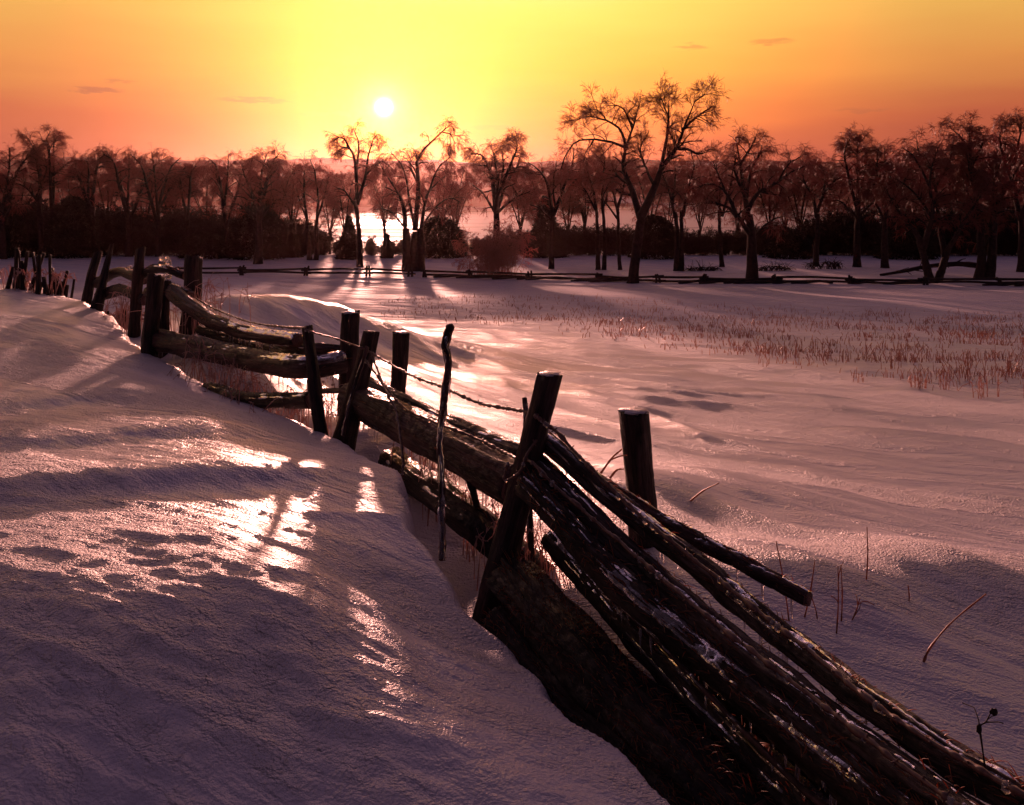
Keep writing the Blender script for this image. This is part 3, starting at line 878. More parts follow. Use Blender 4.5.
for rank, (Y0, step_px) in enumerate(((102, 17), (107, 15), (113, 15))):
    c = -40.0
    while c < 1070:
        Y = Y0 + rng.uniform(-2, 2)
        x = (c - CX) / F * Y
        o = tag(link('shrub', SHR[k % 6], M_BRUSH), 'dark leafless shrub in the continuous brush band behind the trees', 'shrub', 'dark shrubs in the brush band'); k += 1
        o.location = (x, Y, g1(x, Y) - .15)
        hs = float(np.interp(c, [-40, 100, 230, 300, 330, 480, 560, 700, 790, 850, 1070], [1.25, 1.25, 1.05, .95, .52, .45, .8, .62, .9, 1.1, 1.2])) * rng.uniform(.8, 1.12)
        if rank == 1: hs *= 1.05
        o.scale = (hs * rng.uniform(.9, 1.3),) * 2 + (hs,)
        o.rotation_euler = (0, 0, rng.uniform(0, 6.28))
        c += step_px * rng.uniform(.75, 1.25)


def leafy(name, label, cat, px, row, wpx, hpx, mat, seed, shape='dome', n=3600, leaf=.16, group=None):
    """evergreen shrub: sprays of needles on short branches around a stem"""
    rng = np.random.RandomState(seed)
    Y = depth_of_row(row); k = Y / F
    bp = P(px, row, Y); bp[2] = g1(bp[0], bp[1]) - .05
    W, H = wpx * .5 * k, hpx * k
    gt, gl = Geo(), Geo()
    gt.tube(resample([(0, 0, -.1), (.05, .03, H * .5), (0, 0, H * .92)], 8), np.linspace(.09, .015, 8), 7, True, .1)
    t = rng.uniform(0.02, 1, n) ** (1.0 if shape == 'dome' else 1.3)
    env = np.sqrt(np.maximum(0, 1 - t ** 2.2)) if shape == 'dome' else (1 - t) ** .8
    a = rng.uniform(0, 2 * np.pi, n)
    lump = 1 + .35 * pnoise(np.cos(a) * 2.2 + seed, np.sin(a) * 2.2 + t * 5) + .25 * pnoise(a * 3, t * 12)
    r = env * W * lump * rng.uniform(.25, 1, n) ** .45
    z = t * H * (1 + .10 * pnoise(np.cos(a) * 1.5 + 3, np.sin(a) * 1.5))
    p = np.stack([np.cos(a) * r, np.sin(a) * r, z], -1)
    out = np.stack([np.cos(a), np.sin(a), rng.uniform(-.5, .8, n)], -1) + rng.normal(size=(n, 3)) * .4
    out /= np.linalg.norm(out, axis=1)[:, None]
    q = np.stack([p, p + out * leaf * rng.uniform(.6, 1.6, n)[:, None] * .6 , p + out * leaf * rng.uniform(1, 2.2, n)[:, None] + np.array((0, 0, -.05))], 1)
    gl.many(q, np.stack([np.full(n, leaf * .22), np.full(n, leaf * .28), np.full(n, leaf * .03)], 1), 3)
    # branches
    nb = 40
    zz = rng.uniform(.1, .85, nb) * H; aa = rng.uniform(0, 6.28, nb)
    ee = (np.sqrt(1 - (zz / H) ** 2.2) if shape == 'dome' else (1 - zz / H) ** .8) * W * .85
    bq = np.stack([np.stack([0 * zz, 0 * zz, zz * .8], -1), np.stack([np.cos(aa) * ee * .5, np.sin(aa) * ee * .5, zz * .93], -1), np.stack([np.cos(aa) * ee, np.sin(aa) * ee, zz], -1)], 1)
    gt.many(bq, np.tile(np.array((.03, .02, .01)), (nb, 1)), 4)
    o = tag(empty(name, bp), label, cat, group)
    link('stem', gt.mesh('stem'), M_BARK, o); link('foliage', gl.mesh('foliage'), mat, o)
    return o


leafy('evergreen_bush', 'large dark domed evergreen bush right of the many stemmed tree under the sun', 'bush', 440, 257, 52, 40, M_EVER, 31, 'dome', 6500, .2)
leafy('cedar', 'dark pointed cedar beside the slender tree left of the setting sun', 'evergreen tree', 349, 259, 24, 42, M_EVER, 32, 'cone', 4200, .17)
leafy('cedar', 'small dark cedar with a bare pole standing in front of the bright river reflection', 'evergreen tree', 387, 258, 11, 24, M_EVER, 33, 'cone', 1800, .15)
leafy('cedar', 'dark bushy cedar clump wrapped around the straight trunk at left of the sun', 'evergreen tree', 256, 259, 50, 62, M_EVER, 34, 'dome', 7000, .22)
leafy('evergreen_bush', 'wide dark evergreen thicket right behind the tallest tree trunk', 'bush', 655, 258, 48, 42, M_EVER, 35, 'dome', 5200, .2)
leafy('cedar', 'tall dark evergreen at the far left edge behind the first tree', 'evergreen tree', 10, 257, 40, 62, M_EVER, 36, 'cone', 5200, .2)
leafy('evergreen_bush', 'dark evergreen mass at left between the tufted tree and the creeper covered tree', 'bush', 74, 257, 50, 60, M_EVER, 37, 'dome', 7000, .22)
leafy('evergreen_bush', 'low dark evergreen bush right of the broad tree', 'bush', 790, 258, 44, 28, M_EVER, 38, 'dome', 4200, .18)
leafy('evergreen_bush', 'dark evergreen thicket behind the V shaped tree at right', 'bush', 905, 258, 60, 44, M_EVER, 39, 'dome', 6500, .22)
leafy('cedar', 'narrow dark cedar left of the thin twin stemmed tree', 'evergreen tree', 293, 257, 18, 34, M_EVER, 40, 'cone', 2600, .16)
leafy('evergreen_bush', 'dark evergreen clump behind the Y forked tree right of the pale bush', 'bush', 545, 257, 40, 60, M_EVER, 41, 'cone', 5000, .2)
leafy('evergreen_bush', 'low dark evergreen bush behind the thick stump post at left', 'bush', 205, 258, 46, 26, M_EVER, 42, 'dome', 4200, .18)


def frost_bush():
    rng = np.random.RandomState(44)
    px, row = 493, 277
    Y = depth_of_row(row); k = Y / F
    bp = P(px, row, Y); bp[2] = g1(bp[0], bp[1]) - .05
    g_ = Geo()
    n = 70
    A = np.zeros((n, 6, 3))
    for q in range(n):
        a = rng.uniform(0, 6.28); l = rng.uniform(.1, 1.0) * 1.7; hh = (2.9 - .5 * l) * rng.uniform(.35, 1.12)
        ox, oy = rng.normal(size=2) * .55
        for j in range(6):
            u = j / 5
            A[q, j] = (ox + math.cos(a) * l * u, oy + math.sin(a) * l * u, hh * math.sin(u * 1.75) / math.sin(1.57))
        A[q, 1:] += np.cumsum(rng.normal(size=(5, 3)) * .07, axis=0)
    ra = np.full((n, 6), .02) * np.linspace(1, .4, 6)
    B, rb = sprout(rng, A, ra, 12, .15, .35, .9, .9, .05, .5, 5, .6, .2, .008)
    C, rc = sprout(rng, B, rb, 6, .1, .15, .4, .9, .0, .7, 3, .8, .2, .010)
    gs = Geo(); gs.many(A, ra, 4)
    g_.many(B, rb, 3); g_.many(C, rc, 3)
    o = tag(empty('frosted_bush', bp), 'pale reddish frosted bush, rounded and see through, in front of the dense crowned tree', 'bush')
    link('stem', gs.mesh('stem'), M_BUSH, o); link('twigs', g_.mesh('twigs'), M_BUSH, o)
    o.scale = (1.3, 1.3, 1.32)


frost_bush()

# ------------------------------------------------------------------ the tumbled rail fence in front
def line(spec, n):
    """spec: (column, row, depth) along a pole; gives n smooth points in the world"""
    return resample(np.array([PF(*q) for q in spec]), n)


def shreds(g_, q, r, rng, n, lmin, lmax, top=True, rad=.0022, t0=0.0, t1=1.0):
    """torn bark fibres lying along a rail and sticking out of it"""
    m = len(q)
    fi = rng.uniform(t0, t1, n) * (m - 1.001); i0 = fi.astype(int); u = (fi - i0)[:, None]
    p = q[i0] * (1 - u) + q[i0 + 1] * u
    tg = q[i0 + 1] - q[i0]; tg /= np.linalg.norm(tg, axis=1)[:, None]
    side = np.cross(tg, (0, 0, 1.0)); side /= np.linalg.norm(side, axis=1)[:, None]
    upv = np.cross(side, tg)
    a = rng.uniform(.1, 3.04, n) if top else rng.uniform(0, 6.28, n)
    o = side * np.cos(a)[:, None] + upv * np.sin(a)[:, None]
    rr = np.interp(fi, range(m), r)[:, None]
    L = rng.uniform(lmin, lmax, n)[:, None]
    s0 = p + o * rr * .9
    d = tg * rng.choice([-1, 1], n)[:, None] * rng.uniform(.5, 1.2, n)[:, None] + o * rng.uniform(.15, .9, n)[:, None]
    e1 = s0 + d * L * .5; e2 = s0 + d * L + np.array((0, 0, -.15)) * L
    g_.many(np.stack([s0, e1, e2], 1), np.tile(np.array((1, .8, .3)) * rad, (n, 1)), 3)


ICICLE = []
for i in range(4):
    g_ = Geo()
    h = (.05, .075, .11, .04)[i]
    zz = np.linspace(0, -h, 7)
    g_.tube(np.stack([.002 * np.sin(zz * 60 + i), .002 * np.cos(zz * 50), zz], -1), np.array((.007, .006, .0052, .0045, .0036, .0024, .001)) * (1 + .15 * np.sin(np.arange(7) * 2.1)), 7)
    ICICLE.append(g_.mesh('icicle'))


def hang_icicles(parent, q, r, rng, n, t0=.05, t1=.95, sc=1.0):
    for _ in range(n):
        fi = rng.uniform(t0, t1) * (len(q) - 1.001); i0 = int(fi); u = fi - i0
        p = q[i0] * (1 - u) + q[i0 + 1] * u
        c = link('icicle', ICICLE[rng.randint(4)], M_ICE, parent)
        c.location = (p[0] + rng.normal() * .01, p[1] + rng.normal() * .01, p[2] - r * .85)
        k = sc * rng.uniform(.6, 1.5)
        c.scale = (k * .9, k * .9, k * rng.uniform(.7, 1.4))


def frost_lumps(parent, q, r, rng, n, size=.012, t0=0., t1=1.):
    """the uneven skin of clear ice frozen over the top of a pole: one sheet, its ragged rims sinking into the wood"""
    m = int(max(30, 260 * (t1 - t0)))
    f = np.linspace(t0, t1, m) * (len(q) - 1.001); i0 = f.astype(int); u = (f - i0)[:, None]
    c = q[i0] * (1 - u) + q[i0 + 1] * u
    tg = np.gradient(c, axis=0); tg /= np.linalg.norm(tg, axis=1)[:, None]
    ref = np.where(np.abs(tg[:, 2:3]) > .8, np.array((0, -1.0, 0)), np.array((0, 0, 1.0)))
    sd_ = np.cross(tg, ref); sd_ /= np.linalg.norm(sd_, axis=1)[:, None]
    up_ = np.cross(sd_, tg)
    ka = 17
    a = np.linspace(.25, 2.9, ka)
    L = np.concatenate([[0], np.cumsum(np.linalg.norm(np.diff(c, axis=0), axis=1))])
    o = rng.uniform(0, 99)
    nz = pnoise(L[:, None] / .12 + o, a[None, :] * r / .016) + .6 * pnoise(L[:, None] / .03, a[None, :] * r / .010 + o)
    big = pnoise(L[:, None] / .22 + o, a[None, :] * 1.1 + o)
    th = r * (.835 + .14 * big) + size * (.05 + .8 * nz)
    th[:, 0] = th[:, -1] = r * .7
    th[0] = th[-1] = r * .7
    V = c[:, None, :] + th[..., None] * (np.cos(a)[None, :, None] * sd_[:, None, :] + np.sin(a)[None, :, None] * up_[:, None, :])
    i = np.arange(m - 1)[:, None] * ka + np.arange(ka - 1)[None, :]
    g_ = Geo()
    g_.add(V.reshape(-1, 3), np.stack([i, i + 1, i + ka + 1, i + ka], -1).reshape(-1, 4))
    return link('ice_crust', g_.mesh('ice_crust'), M_GLAZE, parent)


def pole(name, spec, r0, r1, mat, parent=None, seed=0, rough=.12, groove=.22, sides=40, n=90, shred=0, sl=(.02, .06), ice=0, lump=0, oval=1.0, t0=0., cutm=True, label=None, lsize=.012, srad=.0022):
    rng = np.random.RandomState(500 + seed)
    q = line(spec, n)
    m = len(q)
    d = np.cumsum(rng.normal(size=(m, 3)) * .0012, axis=0); d -= np.linspace(0, 1, m)[:, None] * d[-1]
    q = q + d
    ys = resample(np.array([(v[2], 0, 0) for v in spec]), m)[:, 0]
    r = np.linspace(r0, r1, m) * D(ys) / ys
    r0, r1 = r[0], r[-1]
    org = q[m // 2].copy()
    g_ = Geo()
    g_.tube(q, r, sides, True, rough, seed, 0, oval, groove, 1 if cutm else None)
    if shred:
        shreds(g_, q, r * .95, rng, shred, sl[0], sl[1], True, srad)
        g_.mi[-1][:] = 2
    me = g_.mesh(name, True, org)
    me.materials.append(mat); me.materials.append(M_CUT if cutm else mat); me.materials.append(M_FIBRE)
    o = link(name, me, None, parent)
    o.location = org
    if label:
        o['label'] = label
    ql = q - org[None]
    if ice:
        hang_icicles(o, ql, (r0 + r1) / 2, rng, ice)
    if lump:
        frost_lumps(o, ql, (r0 + r1) / 2 * min(1, oval * .97), rng, lump, lsize)
    return o


def post(spec, r0, r1, parent, seed, mat=None, label=None, lump=0, name='post', slant=.0, groove=.42, rough=.13):
    """weathered fence post with split sides and a rough, slanting top"""
    rng = np.random.RandomState(900 + seed)
    kd = float(D(spec[0][2]) / spec[0][2]); r0, r1 = r0 * kd, r1 * kd
    ft = PF(*spec[0]); gnd = g1(ft[0], ft[1])
    q = line(spec, 40)                                   # foot first
    if ft[2] > gnd - .05:
        d0 = q[0] - q[6]; d0 /= np.linalg.norm(d0)
        ft2 = q[0] + d0 * (ft[2] - gnd + .12) / max(.3, -d0[2])
        q = np.vstack([ft2 + (q[0] - ft2) * np.linspace(0, 1, 10)[:, None], q[1:]])
    m = len(q)
    q = q + np.cumsum(rng.normal(size=(m, 3)) * .0008, axis=0)
    g_ = Geo()
    r = np.linspace(r0, r1, m)
    g_.tube(q, r, 22, True, rough, seed, 0, 1.0, groove, 1)
    V = g_.v[0]
    ax = q[-1] - q[-4]; ax /= np.linalg.norm(ax)
    # uneven top
    k = slice((m - 2) * 22, m * 22)
    off = (V[k] - q[-1]) @ np.array((1.0, .4, 0))
    V[k] += ax[None] * (off * slant)[:, None] + ax[None] * (rng.normal(size=len(off)) * r1 * .08)[:, None]
    org = q[0].copy()
    me = g_.mesh(name, True, org)
    me.materials.append(mat or M_POST); me.materials.append(M_POST)
    o = link(name, me, None, parent); o.location = org
    if label: o['label'] = label
    if seed in (1, 2, 4, 5, 7, 8):
        gc_ = Geo()
        gc_.blob(q[-1] + ax * r1 * .06 - org, r1 * .82, seed, 0, (1, 1, .16), .3, 14, 8)
        link('snow_cap', gc_.mesh('snow_cap'), M_SNOW, o)
    if lump:
        frost_lumps(o, q - org[None], (r0 + r1) / 2, rng, lump, .010, .1, .95)
    return o


def wire(spec, r, parent, seed, n=260, bead=.9, barbs=30, name='wire', lump=0):
    """twisted fence wire thick with beads of ice, a barb every hand's breadth"""
    rng = np.random.RandomState(700 + seed)
    q = line(spec, n)
    L = np.concatenate([[0], np.cumsum(np.linalg.norm(np.diff(q, axis=0), axis=1))])
    q[:, 2] += .006 * pnoise(L / .12 + seed, L * 0 + .3); q[:, 0] += .006 * pnoise(L / .10, L * 0 + seed + .7)
    rr = r * (.75 + bead * np.maximum(0, pnoise(L / .028 + seed, L * 0 + .5) * 1.6) + .5 * np.maximum(0, pnoise(L / .15, L * 0 + seed)))
    org = q[n // 2].copy()
    g_ = Geo(); g_.tube(q, rr, 7, True)
    me = g_.mesh(name, True, org); me.materials.append(M_WIRE)
    o = link(name, me, None, parent); o.location = org
    for i in np.linspace(4, n - 5, barbs).astype(int) if barbs else ():
        c = link('barb', BARB[rng.randint(3)], M_WIRE, o)
        c.location = q[i] - org; c.rotation_euler = rng.uniform(0, 6.28, 3)
    for i in rng.choice(n - 2, lump or max(4, n // 14), replace=False):
        c = link('ice_bead', BEAD[rng.randint(3)], M_ICE, o)
        k = r * rng.uniform(.8, 1.5)
        c.location = q[i] - org + np.array((0, 0, -.004)); c.scale = (k, k, k * 1.3)
    return o


BARB, BEAD = [], []
for i in range(3):
    g_ = Geo(); rb_ = np.random.RandomState(i)
    d0, d1 = rb_.normal(size=3), rb_.normal(size=3)
    d0 /= np.linalg.norm(d0); d1 -= d0 * (d0 @ d1) * .8; d1 /= np.linalg.norm(d1)
    for d in (d0, d1):
        g_.tube(np.stack([-d * .018, d * 0, d * .018]), np.array((.002, .0055, .002)), 5)
    BARB.append(g_.mesh('barb'))
    g_ = Geo(); g_.blob((0, 0, 0), 1.0, i, 0, (1, 1, 1), .25, 8, 6); BEAD.append(g_.mesh('ice_bead'))

fb = P(505, 612, 4.95)
fence = tag(empty('rail_fence', (0, 0, 0)), 'old tumbled fence of posts, split rails and icy barbed wire running through the drift', 'fence')
W = fence
# posts, foot first
post([(486, 640, 4.85), (500, 580, 4.9), (520, 500, 4.97), (551, 376, 5.05)], .098, .072, W, 1, label='leaning post where the front rails meet', slant=.25)
post([(645, 590, 5.6), (641, 500, 5.6), (637, 460, 5.6), (633, 413, 5.6)], .085, .102, W, 2, label='short thick post behind the rails, standing apart', slant=-.12, rough=.06)
post([(342, 450, 6.75), (352, 410, 6.8), (371, 333, 6.9)], .098, .068, W, 3, slant=.1)
post([(347, 455, 7.4), (348, 400, 7.4), (351, 313, 7.4)], .078, .076, W, 4, slant=.2)
post([(398, 450, 7.3), (398, 400, 7.3), (401, 333, 7.3)], .062, .070, W, 5, slant=-.1)
post([(324, 450, 6.7), (318, 415, 6.75), (306, 327, 6.9)], .056, .044, W, 6, slant=.15)
post([(149, 372, 8.85), (150, 340, 8.9), (155, 276, 9.0)], .085, .080, W, 7, slant=-.2)
post([(190, 325, 9.5), (191, 300, 9.5), (193, 259, 9.6)], .105, .098, W, 8, label='thick blunt stump of a post', slant=-.25)
post([(135, 318, 10.0), (137, 290, 10.0), (141, 249, 10.1)], .068, .055, W, 9, slant=.3)
post([(97, 306, 10.7), (103, 280, 10.8), (112, 244, 10.9)], .085, .022, W, 10, label='post leaning right with a pointed top', slant=.4)
post([(87, 302, 11.2), (91, 278, 11.2), (98, 253, 11.3)], .062, .058, W, 11, slant=.3)
post([(163, 345, 9.2), (164, 310, 9.25), (166, 281, 9.3)], .06, .055, W, 12, slant=.2)
post([(529, 470, 5.3), (528, 440, 5.3), (526, 396, 5.3)], .020, .014, W, 13, label='thin stake beside the leaning post', lump=5)
# front rails
pole('rail', [(541, 436, 5.12), (640, 520, 4.5), (720, 583, 4.05), (800, 648, 3.6), (900, 725, 3.1), (1040, 812, 2.65)], .052, .058, M_RAIL, W, 21, .20, .42, shred=240, sl=(.015, .05), ice=26, lump=150)
pole('rail', [(537, 462, 5.02), (620, 545, 4.4), (700, 614, 3.9), (800, 692, 3.4), (900, 768, 2.95), (1000, 838, 2.6)], .070, .068, M_RAIL, W, 22, .16, .5, shred=160, sl=(.02, .06), ice=24, lump=120, oval=.75)
pole('rail', [(526, 484, 4.86), (600, 563, 4.3), (700, 655, 3.75), (800, 737, 3.25), (880, 802, 2.9), (930, 842, 2.7)], .070, .072, M_DLOG, W, 23, .2, .48, shred=620, sl=(.02, .065), ice=20, lump=30, label='dark rail with a fringe of torn bark along its top', srad=.0028)
pole('rail', [(548, 505, 4.92), (640, 606, 4.2), (760, 712, 3.5), (850, 792, 3.1), (900, 842, 2.9)], .058, .055, M_DLOG, W, 24, .2, .45, shred=120, sl=(.02, .05), ice=18, lump=50)
pole('rail', [(552, 540, 4.95), (650, 650, 4.1), (752, 760, 3.45), (830, 845, 3.05)], .062, .070, M_DLOG, W, 33, .22, .45, shred=200, sl=(.02, .06), ice=14, lump=40)
pole('rail', [(572, 545, 5.15), (680, 640, 4.4), (800, 745, 3.7), (905, 830, 3.25)], .085, .095, M_DLOG, W, 34, .2, .42, shred=240, sl=(.02, .06), lump=40)
# rails behind the leaning post
pole('rail', [(352, 398, 6.95), (395, 420, 6.55), (440, 445, 6.2), (524, 489, 5.55)], .115, .150, M_LOG, W, 25, .12, .25, n=60, shred=120, sl=(.02, .06), ice=28, lump=120, label='thick log with a pale sawn end against the leaning post')
pole('rail', [(358, 380, 7.1), (440, 420, 6.5), (534, 462, 5.9)], .060, .072, M_RAIL, W, 26, .16, .25, n=60, shred=60, ice=14, lump=90)
# rails of the middle stretch
pole('rail', [(172, 292, 9.25), (192, 308, 8.95), (215, 322, 8.6), (247, 333, 8.2), (298, 341, 7.7)], .080, .055, M_LOG, W, 27, .2, .25, n=60, shred=260, sl=(.03, .08), ice=30, lump=130, lsize=.018)
pole('rail', [(152, 339, 9.05), (194, 347, 8.5), (247, 358, 7.9), (304, 367, 7.3), (345, 362, 7.35)], .105, .085, M_LOG, W, 28, .14, .25, n=60, shred=160, sl=(.02, .07), ice=40, lump=160, lsize=.016)
pole('rail', [(200, 330, 8.8), (257, 347, 8.2), (301, 358, 7.7)], .045, .04, M_DLOG, W, 29, .2, .25, n=50, shred=60, ice=14, lump=50)
pole('rail', [(208, 388, 7.9), (247, 399, 7.45), (312, 400, 7.0)], .055, .060, M_DLOG, W, 30, .2, .25, n=50, shred=120, sl=(.02, .07), ice=30, lump=70)
pole('rail', [(262, 346, 8.3), (310, 350, 7.7), (358, 355, 7.6)], .060, .066, M_LOG, W, 31, .14, .25, n=40, shred=40, ice=8, lump=30)
pole('crossbar', [(316, 391, 6.82), (352, 390, 7.3)], .020, .022, M_DLOG, W, 32, .14, .2, 12, 16)
# barbed wires
wire([(193, 296, 9.45), (215, 309, 8.8), (250, 322, 8.2), (285, 327, 7.6), (306, 328, 6.85)], .010, W, 1, 150, barbs=12)
wire([(306, 330, 6.85), (340, 340, 6.85), (368, 350, 6.83)], .008, W, 6, 40, barbs=3)
wire([(366, 350, 6.82), (372, 353, 6.8), (405, 372, 6.5), (440, 386, 6.1), (480, 403, 5.7), (524, 411, 5.3), (536, 416, 4.96), (556, 432, 4.9), (590, 467, 4.65), (640, 515, 4.36), (720, 580, 3.92), (800, 644, 3.48), (900, 722, 3.0), (1030, 798, 2.6)], .0095, W, 2, 420, barbs=44)
wire([(364, 358, 6.8), (384, 385, 6.6), (405, 408, 6.4), (440, 424, 6.0), (480, 440, 5.65), (512, 456, 5.3), (530, 462, 4.85), (560, 490, 4.68), (620, 542, 4.3), (700, 610, 3.8), (800, 688, 3.3), (900, 764, 2.86), (980, 820, 2.6)], .009, W, 3, 420, barbs=40)
wire([(372, 353, 6.8), (378, 372, 6.7), (388, 395, 6.5), (396, 412, 6.4), (402, 450, 6.2), (403, 476, 6.1)], .009, W, 4, 110, barbs=6)
wire([(508, 462, 4.92), (505, 480, 4.9), (519, 472, 4.86), (527, 455, 4.9), (536, 440, 4.96)], .008, W, 5, 80, barbs=3)

# loose timber lying on and under the fence
tag(pole('fallen_log', [(512, 580, 4.85), (580, 655, 4.2), (668, 752, 3.6), (748, 838, 3.2)], .135, .150, M_DLOG, None, 41, .26, .42, shred=900, sl=(.02, .07), ice=10, srad=.0026), 'thick dark rotten log lying lowest, along the foot of the front rails', 'log')
tag(pole('fallen_log', [(497, 622, 4.7), (560, 692, 4.15), (636, 775, 3.6), (700, 850, 3.2)], .09, .12, M_DLOG, None, 52, .26, .4, shred=500, sl=(.02, .06), srad=.0026), 'black log added to darken the gap between the drift and the lowest rotten log', 'log')  # added log, stands in for the black shade in the gap
tag(pole('fallen_log', [(392, 462, 6.7), (470, 520, 5.95), (540, 580, 5.35)], .105, .115, M_DLOG, None, 42, .15, .3, n=50, shred=120, ice=12, lump=60), 'dark log lying under the thick log left of the leaning post', 'log')
tag(pole('loose_pole', [(553, 449, 5.35), (600, 483, 5.0), (660, 520, 4.65), (735, 560, 4.3), (808, 599, 4.0)], .040, .036, M_LOG, None, 43, .24, .22, shred=160, sl=(.015, .045), ice=20, lump=90, lsize=.015), 'long knotty pole jutting out free over the snow, with a dark broken end', 'pole')
tag(pole('dead_branch', [(600, 588, 4.3), (640, 622, 4.05), (700, 683, 3.72), (790, 775, 3.25), (835, 815, 3.05)], .008, .013, M_LOG, None, 44, .2, .1, 10, 60, ice=6, lump=30, lsize=.007), 'thin straight branch lying in the dark gap between rails and lowest log', 'branch')
tag(pole('twisted_stake', [(442, 560, 5.3), (441, 500, 5.5), (440, 440, 5.75), (443, 405, 5.85), (444, 388, 5.9), (448, 365, 5.95), (445, 345, 6.0), (450, 327, 6.05)], .016, .026, M_LOG, None, 45, .5, .15, 12, 80, shred=60, sl=(.01, .03), ice=8, lump=110, lsize=.011), 'tall crooked stake crusted with ice, standing before the rails', 'stake')
tag(pole('prop_stick', [(343, 436, 6.55), (352, 395, 6.6), (367, 347, 6.7)], .012, .016, M_LOG, None, 46, .3, .15, 10, 40, lump=30, lsize=.008), 'thin pale stick leaning against the post at the bend', 'stick')
tag(pole('prop_stick', [(478, 508, 5.85), (471, 485, 5.9), (464, 462, 5.95)], .022, .020, M_DLOG, None, 47, .3, .15, 10, 24), 'short dark stick propped beneath the thick log', 'stick')
tag(pole('fallen_log', [(140, 276, 10.15), (160, 268, 9.85), (186, 276, 9.7)], .05, .045, M_DLOG, None, 48, .3, .2, 16, 24, shred=60, sl=(.03, .08), lump=30, lsize=.012), 'short icy log lodged beside the thick blunt stump at the far end', 'log')
tag(pole('fallen_log', [(96, 283, 11.2), (118, 272, 10.8), (143, 280, 10.2)], .06, .05, M_DLOG, None, 49, .3, .2, 16, 24, shred=60, sl=(.03, .08)), 'upper dark log lying behind the pointed far post', 'log')
tag(pole('fallen_log', [(100, 296, 10.9), (120, 290, 10.6), (146, 300, 9.9)], .065, .06, M_DLOG, None, 50, .3, .2, 16, 24, shred=60, sl=(.03, .08)), 'lower dark log lying on the snow behind the pointed far post', 'log')
tag(pole('fallen_log', [(148, 292, 9.7), (165, 286, 9.5), (190, 296, 9.3)], .05, .055, M_DLOG, None, 51, .3, .2, 16, 24, shred=50, sl=(.03, .08), lump=50, lsize=.012), 'icy log between the split post and the thick stump', 'log')


def ice_lump(px, py, Y, r, sc, label, seed):
    c = PF(px, py, Y); r *= 1.3
    g_ = Geo()
    rng = np.random.RandomState(seed)
    for i in range(9):
        g_.blob(rng.normal(size=3) * r * .6 * np.array(sc), r * rng.uniform(.4, .8), seed + i, 0, (1, 1, 1), .3, 9, 7)
    o = tag(link('ice_lump', g_.mesh('ice_lump'), M_ICE), label, 'ice'); o.location = c
    return o


ice_lump(166, 262, 9.75, .042, (1, 1, 1.3), 'glowing lump of ice on top of the far fence, beside the thick stump', 1)
ice_lump(164, 277, 9.35, .036, (1.2, 1, .8), 'lump of ice lower down by the split post', 2)
ice_lump(131, 268, 10.5, .03, (1.4, 1, .7), 'small lump of ice left of the far split post', 3)


# ------------------------------------------------------------------ weeds, stalks and brush
def weed_clump(px, py, Y, n, h, spread, seed, label, mat, cat='weeds', name='icy_weeds', r=.0032, arch=1.0, beads=True, group=None, wild=.2, raw=False):
    rng = np.random.RandomState(seed)
    if not raw:
        kd = float(D(Y) / Y); Y = float(D(Y)); h *= kd; spread *= kd
    x, _, _z = P(px, py, Y)
    base = np.array((x, Y, g1(x, Y) - .02))
    A = np.zeros((n, 8, 3))
    for i in range(n):
        a = rng.uniform(0, 6.28); l = spread * rng.uniform(.1, 1); hh = h * rng.uniform(.45, 1.1)
        b = rng.normal(size=2) * spread * .6
        for j in range(8):
            u = j / 7
            bend = u ** 1.6
            A[i, j] = (b[0] + math.cos(a) * l * bend * arch, b[1] + math.sin(a) * l * bend * arch * .6, hh * (math.sin(u * 1.57 * (1 + .65 * arch * rng.uniform(.5, 1))) if arch > .3 else u))
        A[i, 1:] += np.cumsum(rng.normal(size=(7, 3)) * h * .012, axis=0)
    ra = r * (1 + .5 * rng.uniform(-1, 1, (n, 8))) * np.linspace(1.1, .6, 8)
    g_ = Geo(); g_.many(A, ra, 5)
    B, rb = sprout(rng, A, ra, 3, .3, h * .1, h * .35, .8, .1, .4, 4, .7, wild, r * .6)
    g_.many(B, rb, 4)
    if beads:
        for i in range(n):
            for _ in range(3):
                j = rng.randint(2, 8)
                g_.blob(A[i, j], r * rng.uniform(1.2, 2.4), i, 0, (1, 1, 1.2), .2, 6, 4)
    o = tag(link(name, g_.mesh(name), mat), label, cat, group)
    o.location = base
    return o


rng = np.random.RandomState(3)
for i, (px, py, Y) in enumerate([(196, 385, 8.3), (214, 400, 8.1), (232, 402, 7.9), (250, 405, 7.8), (266, 408, 7.6), (284, 410, 7.4), (300, 412, 7.3), (334, 425, 7.1)]):
    lab = ['clump of icy weeds under the middle rails, nearest the split post', 'second clump of icy weeds from the left under the middle rails', 'third clump of icy weeds from the left under the middle rails', 'fourth clump of icy weeds from the left under the middle rails', 'icy weeds behind the lowest middle rail, just right of its centre',
           'icy weeds under the middle rails, second left of the slim leaning post', 'icy weeds right against the left side of the slim leaning post', 'icy weeds standing between the slim post and the bend post'][i]
    weed_clump(px, py, Y, 13, .40, .26, 100 + i, lab, M_ICY, group='icy weeds under the middle rails', arch=1.25, r=.0042)
for i, (px, py, Y, lab) in enumerate([(440, 500, 6.3, 'icy weeds glowing in the gap below the thick log'), (480, 505, 6.0, 'icy weeds below the sawn end of the thick log'), (508, 520, 5.6, 'icy weeds tangled left of the foot of the leaning post'), (545, 560, 5.3, 'icy weeds in the dark right behind the leaning post'), (420, 480, 6.6, 'short icy weeds left of the twisted stake, under the logs')]):
    weed_clump(px, py, Y, 24, .36, .14, 120 + i, lab, M_ICY, group='icy weeds under the near logs', arch=1.0)


